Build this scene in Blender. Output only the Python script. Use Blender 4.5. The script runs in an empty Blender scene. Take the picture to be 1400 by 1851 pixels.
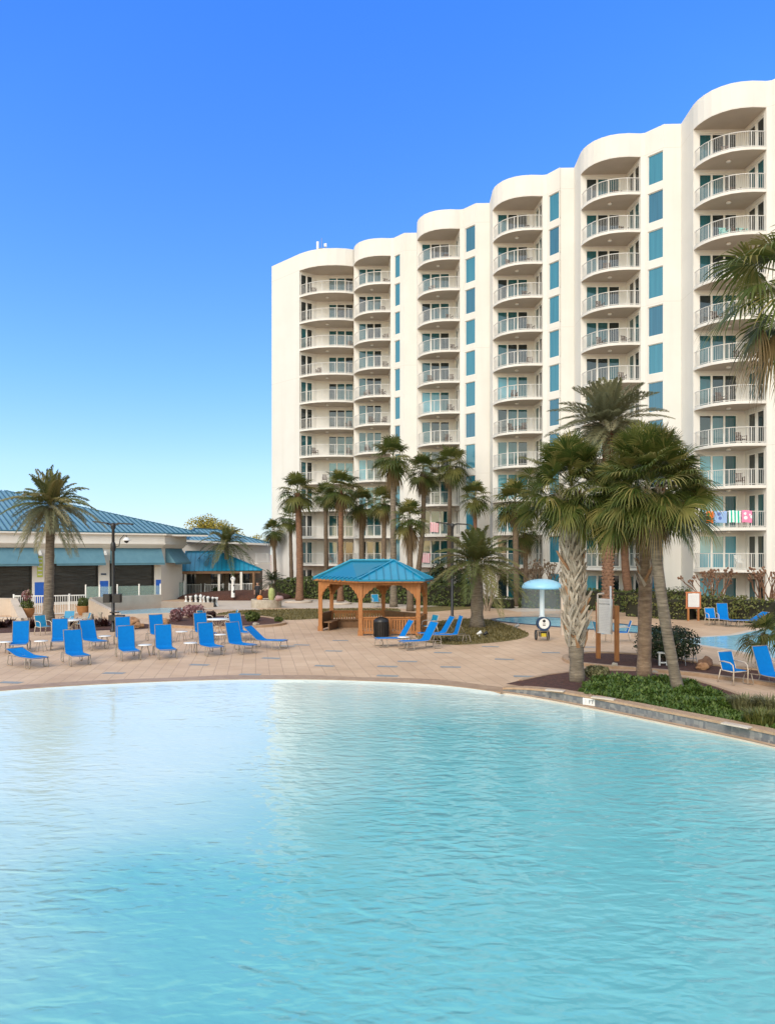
import bpy, bmesh, math, random
from mathutils import Vector, Matrix, noise
R = random.Random(11)
sc = bpy.context.scene
col = sc.collection
PI = math.pi
rad = math.radians
F, HY, HC = 1350.0, 1001.0, 4.0      # focal length and horizon of the view, eye height

def G(px, py, z=0.0):
    y = (HC - z) * F / (py - HY)
    return Vector(((px - 700) * y / F, y, z))
def P(px, py, y):
    return Vector(((px - 700) * y / F, y, HC + (HY - py) * y / F))

# ------------------------------------------------------------------ materials
def _nt(name):
    m = bpy.data.materials.new(name); m.use_nodes = True
    nt = m.node_tree
    return m, nt, nt.nodes, nt.links, nt.nodes['Principled BSDF']

def mat(name, c1, c2=None, scale=4, rough=.6, metal=0, bump=0, bscale=None, spec=.5, detail=5, stretch=None, world=False):
    m, nt, N, L, b = _nt(name)
    b.inputs['Roughness'].default_value = rough
    b.inputs['Metallic'].default_value = metal
    b.inputs['Specular IOR Level'].default_value = spec
    b.inputs['Base Color'].default_value = (*c1, 1)
    tc = N.new('ShaderNodeTexCoord'); src = tc.outputs['Object']
    if world:
        src = N.new('ShaderNodeNewGeometry').outputs['Position']
    if stretch:
        mp = N.new('ShaderNodeMapping'); mp.inputs['Scale'].default_value = stretch
        L.new(src, mp.inputs[0]); src = mp.outputs[0]
    if c2:
        nz = N.new('ShaderNodeTexNoise'); nz.inputs['Scale'].default_value = scale; nz.inputs['Detail'].default_value = detail
        nz.inputs['Roughness'].default_value = .62
        L.new(src, nz.inputs['Vector'])
        cr = N.new('ShaderNodeValToRGB')
        cr.color_ramp.elements[0].position = .32; cr.color_ramp.elements[1].position = .68
        cr.color_ramp.elements[0].color = (*c1, 1); cr.color_ramp.elements[1].color = (*c2, 1)
        L.new(nz.outputs['Fac'], cr.inputs[0]); L.new(cr.outputs[0], b.inputs['Base Color'])
    if bump:
        n2 = N.new('ShaderNodeTexNoise'); n2.inputs['Scale'].default_value = bscale or scale * 3; n2.inputs['Detail'].default_value = 6
        L.new(src, n2.inputs['Vector'])
        bp = N.new('ShaderNodeBump'); bp.inputs['Strength'].default_value = bump; bp.inputs['Distance'].default_value = .03
        L.new(n2.outputs['Fac'], bp.inputs['Height']); L.new(bp.outputs[0], b.inputs['Normal'])
    return m

def leaf(name, ca, cb, cc, rough=.5, trans=.25):
    """foliage: every leaf gets its own green between three tones"""
    m, nt, N, L, b = _nt(name)
    g = N.new('ShaderNodeNewGeometry')
    cr = N.new('ShaderNodeValToRGB')
    e = cr.color_ramp.elements
    e[0].color = (*ca, 1); e[1].color = (*cc, 1); e[1].position = 1
    x = e.new(.55); x.color = (*cb, 1)
    L.new(g.outputs['Random Per Island'], cr.inputs[0])
    L.new(cr.outputs[0], b.inputs['Base Color'])
    b.inputs['Roughness'].default_value = rough
    b.inputs['Specular IOR Level'].default_value = .35
    tr = N.new('ShaderNodeBsdfTranslucent'); L.new(cr.outputs[0], tr.inputs[0])
    mx = N.new('ShaderNodeMixShader'); mx.inputs[0].default_value = trans
    L.new(b.outputs[0], mx.inputs[1]); L.new(tr.outputs[0], mx.inputs[2])
    L.new(mx.outputs[0], N['Material Output'].inputs[0])
    return m

def glassmat(name, c, c2, rough=.04, spec=1.0):
    m, nt, N, L, b = _nt(name)
    tc = N.new('ShaderNodeTexCoord')
    mp = N.new('ShaderNodeMapping'); mp.inputs['Scale'].default_value = (7, 7, .25); L.new(tc.outputs['Object'], mp.inputs[0])
    oi = N.new('ShaderNodeObjectInfo'); ad = N.new('ShaderNodeVectorMath'); ad.operation = 'ADD'
    mu = N.new('ShaderNodeVectorMath'); mu.operation = 'SCALE'; mu.inputs[0].default_value = (37, 21, 9)
    L.new(oi.outputs['Random'], mu.inputs['Scale']); L.new(mp.outputs[0], ad.inputs[0]); L.new(mu.outputs[0], ad.inputs[1])
    nz = N.new('ShaderNodeTexNoise'); nz.inputs['Scale'].default_value = 1; nz.inputs['Detail'].default_value = 2
    L.new(ad.outputs[0], nz.inputs['Vector'])
    mx = N.new('ShaderNodeMix'); mx.data_type = 'RGBA'
    mx.inputs['A'].default_value = (*c, 1); mx.inputs['B'].default_value = (*c2, 1)
    L.new(nz.outputs['Fac'], mx.inputs['Factor']); L.new(mx.outputs['Result'], b.inputs['Base Color'])
    b.inputs['Roughness'].default_value = rough
    b.inputs['IOR'].default_value = 1.52
    b.inputs['Specular IOR Level'].default_value = spec
    return m

def seemat(name, color, alpha, rough=.05):
    m, nt, N, L, b = _nt(name)
    b.inputs['Base Color'].default_value = (*color, 1); b.inputs['Alpha'].default_value = alpha
    b.inputs['Roughness'].default_value = rough
    return m

M = {}
def stucco(name, c1, c2, joint):
    m = mat(name, c1, c2, .35, .85, bump=.12, bscale=9, spec=.2, world=True)
    nt = m.node_tree; N = nt.nodes; L = nt.links; b = N['Principled BSDF']
    src = b.inputs['Base Color'].links[0].from_socket
    g = N.new('ShaderNodeNewGeometry'); sp = N.new('ShaderNodeSeparateXYZ'); L.new(g.outputs['Position'], sp.inputs[0])
    # control joints every second storey
    md = N.new('ShaderNodeMath'); md.operation = 'PINGPONG'; md.inputs[1].default_value = joint
    L.new(sp.outputs[2], md.inputs[0])
    lt = N.new('ShaderNodeMath'); lt.operation = 'LESS_THAN'; lt.inputs[1].default_value = .018; L.new(md.outputs[0], lt.inputs[0])
    ml = N.new('ShaderNodeMath'); ml.operation = 'MULTIPLY'; ml.inputs[1].default_value = .45; L.new(lt.outputs[0], ml.inputs[0])
    # rain streaks: vertical, own shape
    mp = N.new('ShaderNodeMapping'); mp.inputs['Scale'].default_value = (.8, .8, .05); L.new(g.outputs['Position'], mp.inputs[0])
    nz = N.new('ShaderNodeTexNoise'); nz.inputs['Scale'].default_value = 1.3; nz.inputs['Detail'].default_value = 5; L.new(mp.outputs[0], nz.inputs['Vector'])
    rp = N.new('ShaderNodeValToRGB'); rp.color_ramp.elements[0].position = .5; rp.color_ramp.elements[1].position = .75
    rp.color_ramp.elements[0].color = (0, 0, 0, 1); rp.color_ramp.elements[1].color = (.20, .20, .20, 1)
    L.new(nz.outputs['Fac'], rp.inputs[0])
    mxa = N.new('ShaderNodeMath'); mxa.operation = 'MAXIMUM'; L.new(ml.outputs[0], mxa.inputs[0]); L.new(rp.outputs[0], mxa.inputs[1])
    mx = N.new('ShaderNodeMix'); mx.data_type = 'RGBA'; mx.inputs['B'].default_value = (c1[0] * .7, c1[1] * .66, c1[2] * .6, 1)
    L.new(mxa.outputs[0], mx.inputs['Factor']); L.new(src, mx.inputs['A']); L.new(mx.outputs['Result'], b.inputs['Base Color'])
    return m

M['stucco'] = stucco('cream_stucco', (.685, .66, .615), (.73, .705, .66), 5.6)
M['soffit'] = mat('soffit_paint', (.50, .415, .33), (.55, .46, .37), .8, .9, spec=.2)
M['porchwall'] = mat('brown_grey_wall', (.20, .155, .125), (.27, .215, .175), 1, .85)
M['clubwall'] = stucco('white_stucco', (.70, .66, .60), (.75, .71, .65), 40)
M['white'] = mat('white_paint', (.78, .77, .74), (.72, .71, .68), 3, .45)
M['railwhite'] = mat('railing_paint', (.64, .62, .59), (.58, .56, .53), 3, .5)
M['frame'] = mat('white_frame', (.80, .77, .72), None, rough=.4)
M['cream_metal'] = mat('cream_metal', (.62, .52, .42), (.55, .46, .37), 8, .4)
M['glass_teal'] = glassmat('teal_glass', (.006, .055, .065), (.014, .11, .13))
M['glass_dark'] = glassmat('dark_glass', (.006, .012, .014), (.015, .03, .033))
M['glass_blue'] = glassmat('blue_curtained_glass', (.05, .22, .29), (.09, .32, .40))
M['glass_win'] = glassmat('turquoise_glass', (.015, .13, .20), (.045, .24, .34))
M['glass_deep'] = glassmat('deep_blue_glass', (.012, .085, .15), (.035, .165, .26))
M['roof'] = mat('blue_metal_roof', (.13, .27, .335), (.175, .32, .39), .6, .45, metal=0, spec=.25)
M['roof_seam'] = mat('blue_roof_seam', (.035, .115, .165), None, rough=.4, metal=.35)
M['groof'] = mat('turquoise_metal_roof', (.008, .26, .44), (.012, .31, .49), .8, .35, metal=.25, spec=.6)
M['groof_seam'] = mat('turquoise_roof_seam', (.008, .19, .31), None, rough=.4, metal=.25)
M['wood'] = mat('cedar_wood', (.30, .105, .028), (.45, .19, .058), 3, .6, bump=.25, bscale=20, stretch=(6, 6, .8))
M['wood_dark'] = mat('brown_wood', (.16, .085, .04), (.23, .12, .055), 3, .7, bump=.2, bscale=20, stretch=(6, 6, .8))
M['sling'] = mat('blue_sling', (.0, .155, .47), (.0, .18, .53), 6, .75, bump=.08, bscale=160, spec=.15)
M['sling_teal'] = mat('faded_blue_sling', (.004, .20, .38), (.008, .24, .43), 6, .55, bump=.08, bscale=160)
M['tan_metal'] = mat('tan_metal', (.25, .20, .155), (.33, .27, .21), 9, .4)
M['black'] = mat('black_metal', (.012, .011, .011), (.02, .018, .017), 5, .45)
M['blackscreen'] = mat('black_shade_screen', (.012, .011, .010), (.035, .033, .03), 1.2, .25, bump=.6, bscale=2, stretch=(.6, .6, 3))
M['awning'] = mat('steel_blue_awning', (.085, .20, .26), (.11, .24, .30), 2, .7, bump=.1, bscale=60)
M['paintblue'] = mat('blue_wall_paint', (.01, .10, .48), (.015, .12, .55), 3, .6)
M['terracotta'] = mat('terracotta', (.36, .16, .05), (.45, .21, .08), 5, .7, bump=.2)
M['stone'] = mat('stone_block', (.34, .28, .21), (.50, .43, .34), 3.5, .85, bump=.6, bscale=9)
M['rock'] = mat('orange_rock', (.32, .15, .07), (.48, .27, .14), 3, .85, bump=.7, bscale=8)
M['rock2'] = mat('brown_rock', (.16, .08, .045), (.25, .13, .075), 3, .85, bump=.5, bscale=8)
M['conc'] = mat('pale_concrete', (.52, .42, .33), (.60, .50, .41), 1.3, .85, bump=.2, bscale=30)
M['curb'] = mat('brick_curb', (.36, .23, .14), (.46, .31, .20), 5, .8, bump=.3, bscale=25)
M['mulch'] = mat('red_mulch', (.045, .018, .012), (.12, .045, .027), 9, .95, bump=1.0, bscale=26)
M['mulch_red'] = mat('pine_straw', (.12, .035, .02), (.20, .065, .035), 7, .95, bump=.9, bscale=24)
M['lawn'] = mat('dry_lawn', (.13, .105, .03), (.21, .155, .05), 2.2, .95, bump=.8, bscale=30)
M['trunk'] = mat('grey_palm_trunk', (.10, .078, .056), (.26, .21, .155), 3.0, .9, bump=1.0, bscale=7, stretch=(1, 1, 6))
M['trunk_brown'] = mat('brown_palm_trunk', (.13, .08, .05), (.29, .20, .13), 3.2, .9, bump=1.0, bscale=8, stretch=(1, 1, 4))
M['trunk_red'] = mat('red_brown_trunk', (.13, .062, .035), (.27, .145, .085), 4, .9, bump=.8, bscale=9, stretch=(1, 1, 3))
M['trunk_dark'] = mat('dark_palm_trunk', (.10, .068, .042), (.19, .135, .09), 4, .9, bump=.7, bscale=9, stretch=(1, 1, 4))
M['boot'] = mat('palm_leaf_base', (.25, .195, .14), (.47, .40, .32), 3, .85, bump=.4, bscale=12)
M['boot_red'] = mat('red_leaf_base', (.25, .12, .055), (.36, .20, .10), 3, .85, bump=.4, bscale=12)
M['bark'] = mat('pale_bark', (.20, .145, .10), (.36, .29, .22), 4, .85, bump=.4, bscale=14)
M['sabal'] = leaf('sabal_leaf', (.045, .072, .012), (.115, .135, .028), (.28, .24, .075), trans=.32)
M['washi'] = leaf('fan_palm_leaf', (.055, .082, .018), (.105, .125, .03), (.21, .185, .055), trans=.3)
M['date'] = leaf('date_leaf', (.17, .18, .10), (.25, .25, .14), (.36, .33, .20), trans=.45)
M['date_g'] = leaf('feather_leaf', (.10, .125, .04), (.17, .18, .06), (.29, .245, .10), trans=.35)
M['dead'] = leaf('dead_frond', (.14, .085, .035), (.21, .14, .06), (.29, .21, .10), trans=.1)
M['hedge'] = leaf('hedge_leaf', (.048, .072, .014), (.088, .118, .024), (.155, .178, .042), trans=.2)
M['hedge2'] = leaf('light_hedge_leaf', (.075, .095, .02), (.125, .135, .032), (.19, .175, .05), trans=.15)
M['shrub'] = leaf('dark_shrub_leaf', (.012, .024, .008), (.022, .04, .012), (.05, .065, .02), trans=.1)
M['ground'] = leaf('ground_cover_leaf', (.045, .09, .012), (.085, .14, .022), (.15, .20, .045), trans=.2)
M['grassy'] = leaf('dry_tuft_leaf', (.10, .10, .04), (.17, .16, .07), (.27, .25, .13), trans=.2)
M['yellowtree'] = leaf('yellow_tree_leaf', (.20, .18, .02), (.34, .28, .03), (.48, .36, .05), trans=.2)
M['pink'] = leaf('pink_flower_leaf', (.15, .035, .04), (.32, .15, .15), (.50, .34, .33), trans=.15)
M['redleaf'] = leaf('dark_red_leaf', (.022, .008, .008), (.045, .015, .014), (.085, .028, .022), trans=.1)
M['core'] = mat('twig_core', (.018, .018, .009), (.03, .027, .014), 5, .95)
M['ltblue'] = mat('pale_blue_paint', (.30, .60, .78), (.35, .65, .82), 2, .35)
M['bandblue'] = mat('navy_tile', (.10, .13, .19), (.20, .22, .27), 9, .35)
M['skin'] = mat('skin', (.42, .24, .16), None, rough=.5)
M['cloth_dark'] = mat('dark_cloth', (.022, .024, .028), None, rough=.9)
M['cloth_trouser'] = mat('black_cloth', (.010, .010, .011), None, rough=.9)
M['hair'] = mat('dark_hair', (.012, .009, .007), None, rough=.6)
M['grey'] = mat('grey_plastic', (.25, .25, .25), (.30, .30, .30), 5, .5)
M['ink'] = mat('sign_ink', (.16, .16, .17), None, rough=.6)
M['ink_pale'] = mat('faded_sign_ink', (.52, .50, .49), None, rough=.6)
M['board'] = mat('sign_board', (.72, .70, .68), (.66, .64, .62), 4, .5)
M['yellow'] = mat('yellow_plastic', (.55, .42, .03), None, rough=.5)
M['orange'] = mat('orange_gourd', (.75, .22, .02), (.62, .15, .015), 4, .5)
M['cactus'] = mat('pale_green_cactus', (.28, .33, .10), (.40, .42, .17), 6, .6, bump=.3)
M['navy'] = mat('navy_plastic', (.02, .05, .11), None, rough=.4)
M['clearglass'] = seemat('green_tinted_glass', (.35, .50, .46), .28)
M['curtain'] = seemat('falling_water', (.80, .86, .88), .09, .2)

def deckmat():
    m, nt, N, L, b = _nt('tan_pavers')
    g = N.new('ShaderNodeNewGeometry')
    mp = N.new('ShaderNodeMapping'); mp.inputs['Rotation'].default_value = (0, 0, rad(80)); L.new(g.outputs['Position'], mp.inputs[0])
    br = N.new('ShaderNodeTexBrick'); L.new(mp.outputs[0], br.inputs['Vector'])
    br.inputs['Scale'].default_value = 1; br.inputs['Brick Width'].default_value = .92; br.inputs['Row Height'].default_value = .46
    br.inputs['Mortar Size'].default_value = .014; br.inputs['Mortar Smooth'].default_value = .3; br.inputs['Bias'].default_value = 0
    br.inputs['Color1'].default_value = (.57, .395, .262, 1); br.inputs['Color2'].default_value = (.61, .435, .292, 1)
    br.inputs['Mortar'].default_value = (.44, .30, .205, 1)
    nz = N.new('ShaderNodeTexNoise'); nz.inputs['Scale'].default_value = .45; nz.inputs['Detail'].default_value = 8; nz.inputs['Roughness'].default_value = .65
    L.new(g.outputs['Position'], nz.inputs['Vector'])
    cr = N.new('ShaderNodeValToRGB'); cr.color_ramp.elements[0].position = .3; cr.color_ramp.elements[1].position = .7
    cr.color_ramp.elements[0].color = (.86, .82, .78, 1); cr.color_ramp.elements[1].color = (1.08, 1.07, 1.06, 1)
    L.new(nz.outputs['Fac'], cr.inputs[0])
    mx = N.new('ShaderNodeMix'); mx.data_type = 'RGBA'; mx.blend_type = 'MULTIPLY'; mx.inputs['Factor'].default_value = 1
    L.new(br.outputs['Color'], mx.inputs['A']); L.new(cr.outputs[0], mx.inputs['B'])
    st = N.new('ShaderNodeTexNoise'); st.inputs['Scale'].default_value = .17; st.inputs['Detail'].default_value = 9; st.inputs['Roughness'].default_value = .7; st.inputs['Distortion'].default_value = .6; L.new(g.outputs['Position'], st.inputs['Vector'])
    sr = N.new('ShaderNodeValToRGB'); sr.color_ramp.elements[0].position = .50; sr.color_ramp.elements[1].position = .72; sr.color_ramp.elements[0].color = (0, 0, 0, 1); sr.color_ramp.elements[1].color = (.55, .55, .55, 1); L.new(st.outputs['Fac'], sr.inputs[0])
    m3 = N.new('ShaderNodeMix'); m3.data_type = 'RGBA'; m3.inputs['B'].default_value = (.36, .225, .14, 1); L.new(sr.outputs[0], m3.inputs['Factor']); L.new(mx.outputs['Result'], m3.inputs['A'])
    L.new(m3.outputs['Result'], b.inputs['Base Color'])
    n2 = N.new('ShaderNodeTexNoise'); n2.inputs['Scale'].default_value = 14; n2.inputs['Detail'].default_value = 5; L.new(g.outputs['Position'], n2.inputs['Vector'])
    ma = N.new('ShaderNodeMath'); ma.operation = 'MULTIPLY_ADD'; ma.inputs[1].default_value = .25
    inv = N.new('ShaderNodeMath'); inv.operation = 'SUBTRACT'; inv.inputs[0].default_value = 1; L.new(br.outputs['Fac'], inv.inputs[1])
    L.new(n2.outputs['Fac'], ma.inputs[0]); L.new(inv.outputs[0], ma.inputs[2])
    bp = N.new('ShaderNodeBump'); bp.inputs['Strength'].default_value = .4; bp.inputs['Distance'].default_value = .012
    L.new(ma.outputs[0], bp.inputs['Height']); L.new(bp.outputs[0], b.inputs['Normal'])
    b.inputs['Roughness'].default_value = .7; b.inputs['Specular IOR Level'].default_value = .35
    return m
M['deck'] = deckmat()

def watermat(name, deep, shallow, attr=True, wave=1.0):  # shallow: pale tone of the shallow edges and the painted sky reflection
    m, nt, N, L, b = _nt(name)
    g = N.new('ShaderNodeNewGeometry')
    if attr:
        at = N.new('ShaderNodeAttribute'); at.attribute_name = 'depth'  # paling mask: shallow edge and painted sky reflection
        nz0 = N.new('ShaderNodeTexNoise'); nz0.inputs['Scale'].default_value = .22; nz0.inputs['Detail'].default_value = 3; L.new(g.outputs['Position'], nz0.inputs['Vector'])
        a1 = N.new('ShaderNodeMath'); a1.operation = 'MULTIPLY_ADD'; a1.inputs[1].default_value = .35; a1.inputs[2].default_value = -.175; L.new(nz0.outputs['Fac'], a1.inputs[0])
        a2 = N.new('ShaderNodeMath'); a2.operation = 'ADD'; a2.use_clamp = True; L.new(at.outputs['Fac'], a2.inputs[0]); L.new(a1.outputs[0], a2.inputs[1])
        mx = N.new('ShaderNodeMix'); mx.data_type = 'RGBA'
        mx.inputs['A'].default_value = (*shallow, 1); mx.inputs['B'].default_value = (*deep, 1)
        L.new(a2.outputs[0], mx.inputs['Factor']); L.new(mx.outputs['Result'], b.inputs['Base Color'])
    else:
        b.inputs['Base Color'].default_value = (*deep, 1)
    b.inputs['Roughness'].default_value = .05; b.inputs['IOR'].default_value = 1.333
    b.inputs['Specular IOR Level'].default_value = .5
    prev = None
    cm = N.new('ShaderNodeTexNoise'); cm.inputs['Scale'].default_value = .28; cm.inputs['Detail'].default_value = 2; L.new(g.outputs['Position'], cm.inputs['Vector'])
    cmr = N.new('ShaderNodeMapRange'); cmr.inputs['From Min'].default_value = .35; cmr.inputs['From Max'].default_value = .65; cmr.inputs['To Min'].default_value = .35; L.new(cm.outputs['Fac'], cmr.inputs['Value'])
    wst = cmr.outputs[0]
    if attr:      # paler water carries lower waves
        wm = N.new('ShaderNodeMath'); wm.operation = 'MULTIPLY_ADD'; wm.inputs[1].default_value = .7; wm.inputs[2].default_value = .3; L.new(at.outputs['Fac'], wm.inputs[0])
        w2 = N.new('ShaderNodeMath'); w2.operation = 'MULTIPLY'; L.new(wm.outputs[0], w2.inputs[0]); L.new(wst, w2.inputs[1]); wst = w2.outputs[0]
    for sx, sy, scl, dist, det, dis in WAVES:
        mp = N.new('ShaderNodeMapping'); mp.inputs['Scale'].default_value = (sx, sy, 1); mp.inputs['Rotation'].default_value = (0, 0, rad(dis[1]))
        L.new(g.outputs['Position'], mp.inputs[0])
        nz = N.new('ShaderNodeTexNoise'); nz.inputs['Scale'].default_value = scl; nz.inputs['Detail'].default_value = det; nz.inputs['Distortion'].default_value = dis[0]
        nz.inputs['Roughness'].default_value = .45
        L.new(mp.outputs[0], nz.inputs['Vector'])
        bp = N.new('ShaderNodeBump'); bp.inputs['Strength'].default_value = 1.0; bp.inputs['Distance'].default_value = dist * wave
        L.new(nz.outputs['Fac'], bp.inputs['Height']); L.new(wst, bp.inputs['Strength'])
        if prev: L.new(prev, bp.inputs['Normal'])
        prev = bp.outputs[0]
    L.new(prev, b.inputs['Normal'])
    return m
WAVES = [(1, 1.9, 1.5, .055, 1, (.9, 10)), (1, 2.0, 3.4, .036, 1, (.5, -16)), (1, 1.6, 10, .006, 1, (.3, 8))]
M['water'] = watermat('turquoise_water', (.15, .46, .48), (.71, .785, .71))  # pale tone: shallows, and a white sky reflection put into the colour
M['water2'] = watermat('pale_pool_water', (.30, .66, .80), None, attr=False, wave=.35)

# ------------------------------------------------------------------ mesh builder
class MB:
    def __init__(s): s.v = []; s.f = []; s.m = []; s.s = []
    def add(s, vs, fs, mi=0, sm=False):
        b = len(s.v); s.v += [tuple(v) for v in vs]
        for f in fs: s.f.append([i + b for i in f]); s.m.append(mi); s.s.append(sm)
    def quad(s, a, b, c, d, mi=0): s.add([a, b, c, d], [(0, 1, 2, 3)], mi)
    def poly(s, pts, mi=0): s.add(pts, [tuple(range(len(pts)))], mi)
    def box(s, c, size, rz=0, mi=0):
        x, y, z = size[0] / 2, size[1] / 2, size[2] / 2
        cs, sn = math.cos(rz), math.sin(rz)
        vs = []
        for dz in (-z, z):
            for dx, dy in ((-x, -y), (x, -y), (x, y), (-x, y)):
                vs.append((c[0] + dx * cs - dy * sn, c[1] + dx * sn + dy * cs, c[2] + dz))
        s.add(vs, [(3, 2, 1, 0), (4, 5, 6, 7), (0, 1, 5, 4), (1, 2, 6, 5), (2, 3, 7, 6), (3, 0, 4, 7)], mi)
    def bar(s, a, b, w, h, mi=0, up=Vector((0, 0, 1))):
        a = Vector(a); b = Vector(b); d = (b - a)
        if d.length < 1e-6: return
        d.normalize()
        sd = d.cross(up)
        if sd.length < 1e-4: sd = Vector((1, 0, 0))
        sd.normalize(); u = sd.cross(d)
        vs = []
        for p in (a, b):
            for i, j in ((-1, -1), (1, -1), (1, 1), (-1, 1)):
                vs.append(p + sd * (i * w / 2) + u * (j * h / 2))
        s.add(vs, [(3, 2, 1, 0), (4, 5, 6, 7), (0, 1, 5, 4), (1, 2, 6, 5), (2, 3, 7, 6), (3, 0, 4, 7)], mi)
    def tube(s, pts, r, n=8, mi=0, cap=True, sm=True):
        pts = [Vector(p) for p in pts]
        rs = r if isinstance(r, (list, tuple)) else [r] * len(pts)
        vs = []; up = None
        for i, p in enumerate(pts):
            d = (pts[min(i + 1, len(pts) - 1)] - pts[max(i - 1, 0)]).normalized()
            if up is None:
                up = Vector((1, 0, 0)) if abs(d.x) < .8 else Vector((0, 1, 0))
            a = (up - d * up.dot(d)).normalized(); up = a
            b = d.cross(a)
            for k in range(n):
                t = 2 * PI * k / n
                vs.append(p + (a * math.cos(t) + b * math.sin(t)) * rs[i])
        fs = []
        for i in range(len(pts) - 1):
            for k in range(n):
                k2 = (k + 1) % n
                fs.append((i * n + k, i * n + k2, (i + 1) * n + k2, (i + 1) * n + k))
        s.add(vs, fs, mi, sm)
        if cap:
            b0 = len(s.v) - len(vs)
            s.f.append([b0 + k for k in reversed(range(n))]); s.m.append(mi); s.s.append(False)
            e = b0 + (len(pts) - 1) * n
            s.f.append([e + k for k in range(n)]); s.m.append(mi); s.s.append(False)
    def lathe(s, prof, n=16, c=(0, 0, 0), mi=0, sm=True):
        vs = []
        for r, z in prof:
            for k in range(n):
                t = 2 * PI * k / n
                vs.append((c[0] + r * math.cos(t), c[1] + r * math.sin(t), c[2] + z))
        fs = []
        for i in range(len(prof) - 1):
            for k in range(n):
                k2 = (k + 1) % n
                fs.append((i * n + k, i * n + k2, (i + 1) * n + k2, (i + 1) * n + k))
        s.add(vs, fs, mi, sm)
    def prism(s, pts, z0, z1, mi=0, mtop=None):
        n = len(pts)
        vs = [(p[0], p[1], z0) for p in pts] + [(p[0], p[1], z1) for p in pts]
        s.add(vs, [tuple(reversed(range(n)))], mi)
        s.add(vs, [tuple(range(n, 2 * n))], mi if mtop is None else mtop)
        s.add(vs, [(i, (i + 1) % n, n + (i + 1) % n, n + i) for i in range(n)], mi)
    def blob(s, c, r, seed=0, amp=.25, n=2, mi=0, flat=1, fr=1.3):
        bm = bmesh.new(); bmesh.ops.create_icosphere(bm, subdivisions=n, radius=1)
        vs = []
        for v in bm.verts:
            k = 1 + amp * noise.noise(v.co * fr + Vector((seed * 3.1, seed * 1.7, seed)))
            vs.append((c[0] + v.co.x * r[0] * k, c[1] + v.co.y * r[1] * k, c[2] + v.co.z * r[2] * k))
        s.add(vs, [tuple(v.index for v in f.verts) for f in bm.faces], mi, True); bm.free()
    def build(s, name, mats, parent=None, loc=None):
        me = bpy.data.meshes.new(name)
        me.from_pydata(s.v, [], s.f)
        for m in (mats if isinstance(mats, (list, tuple)) else [mats]):
            me.materials.append(M[m] if isinstance(m, str) else m)
        me.polygons.foreach_set('material_index', s.m)
        me.polygons.foreach_set('use_smooth', s.s)
        me.update()
        o = bpy.data.objects.new(name, me); col.objects.link(o)
        if parent: o.parent = parent
        if loc is not None: o.location = loc
        return o

def tag(o, label=None, cat=None, group=None, kind=None):
    if label: o['label'] = label
    if cat: o['category'] = cat
    if group: o['group'] = group
    if kind: o['kind'] = kind
    return o
def thing(name, label, cat, loc=(0, 0, 0), rz=0, group=None):
    o = bpy.data.objects.new(name, None); col.objects.link(o)
    o.empty_display_size = .2
    o.location = loc; o.rotation_euler = (0, 0, rz)
    return tag(o, label, cat, group)
def dup(root, loc, rz=None, label=None, scale=None):
    r = root.copy(); col.objects.link(r); r.location = loc
    if rz is not None: r.rotation_euler = (0, 0, rz)
    if scale is not None: r.scale = (scale,) * 3
    if label: r['label'] = label
    for ch in list(root.children):
        c = ch.copy(); col.objects.link(c); c.parent = r
        for g in list(ch.children):
            d = g.copy(); col.objects.link(d); d.parent = c
    return r
def inst(o, parent, loc, rz=0, name=None):
    c = o.copy(); col.objects.link(c); c.parent = parent; c.location = loc; c.rotation_euler = (0, 0, rz)
    for g in list(o.children):
        d = g.copy(); col.objects.link(d); d.parent = c
    return c
def struct(o): o['kind'] = 'structure'; return o
def stuff(o): o['kind'] = 'stuff'; return o

def sheet(name, pts, z, m, kind='structure'):
    bm = bmesh.new(); vs = [bm.verts.new((p[0], p[1], z)) for p in pts]
    f = bm.faces.new(vs); bm.normal_update()
    if f.normal.z < 0: f.normal_flip()
    bmesh.ops.triangulate(bm, faces=bm.faces[:])
    me = bpy.data.meshes.new(name); bm.to_mesh(me); bm.free(); me.materials.append(M[m])
    o = bpy.data.objects.new(name, me); col.objects.link(o); o['kind'] = kind
    return o
def smooth_loop(pts, k=6):
    """closed Catmull-Rom through the points"""
    out = []; n = len(pts); pts = [Vector((p[0], p[1])) for p in pts]
    for i in range(n):
        a, b, c, d = pts[i - 1], pts[i], pts[(i + 1) % n], pts[(i + 2) % n]
        for j in range(k):
            t = j / k
            out.append(.5 * ((2 * b) + (c - a) * t + (2 * a - 5 * b + 4 * c - d) * t * t + (3 * b - a - 3 * c + d) * t ** 3))
    return out
def curb(name, pts, w, h, m, closed=True, z0=0):
    mb = MB(); n = len(pts); pts = [Vector((p[0], p[1])) for p in pts]
    ins = []; 
    for i in range(n):
        a = pts[i - 1] if (closed or i > 0) else pts[i]; c = pts[(i + 1) % n] if (closed or i < n - 1) else pts[i]
        d = (c - a).normalized(); ins.append(Vector((-d.y, d.x)) * w / 2)
    rng = range(n if closed else n - 1)
    for i in rng:
        j = (i + 1) % n
        o0, o1, i0, i1 = pts[i] + ins[i], pts[j] + ins[j], pts[i] - ins[i], pts[j] - ins[j]
        Z = lambda p, z: (p.x, p.y, z)
        mb.quad(Z(i0, h), Z(i1, h), Z(o1, h), Z(o0, h)); mb.quad(Z(o0, h), Z(o1, h), Z(o1, z0), Z(o0, z0)); mb.quad(Z(i1, h), Z(i0, h), Z(i0, z0), Z(i1, z0))
        if not closed and i == 0: mb.quad(Z(i0, z0), Z(i0, h), Z(o0, h), Z(o0, z0))
        if not closed and i == n - 2: mb.quad(Z(o1, z0), Z(o1, h), Z(i1, h), Z(i1, z0))
    return mb.build(name, m)

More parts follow.
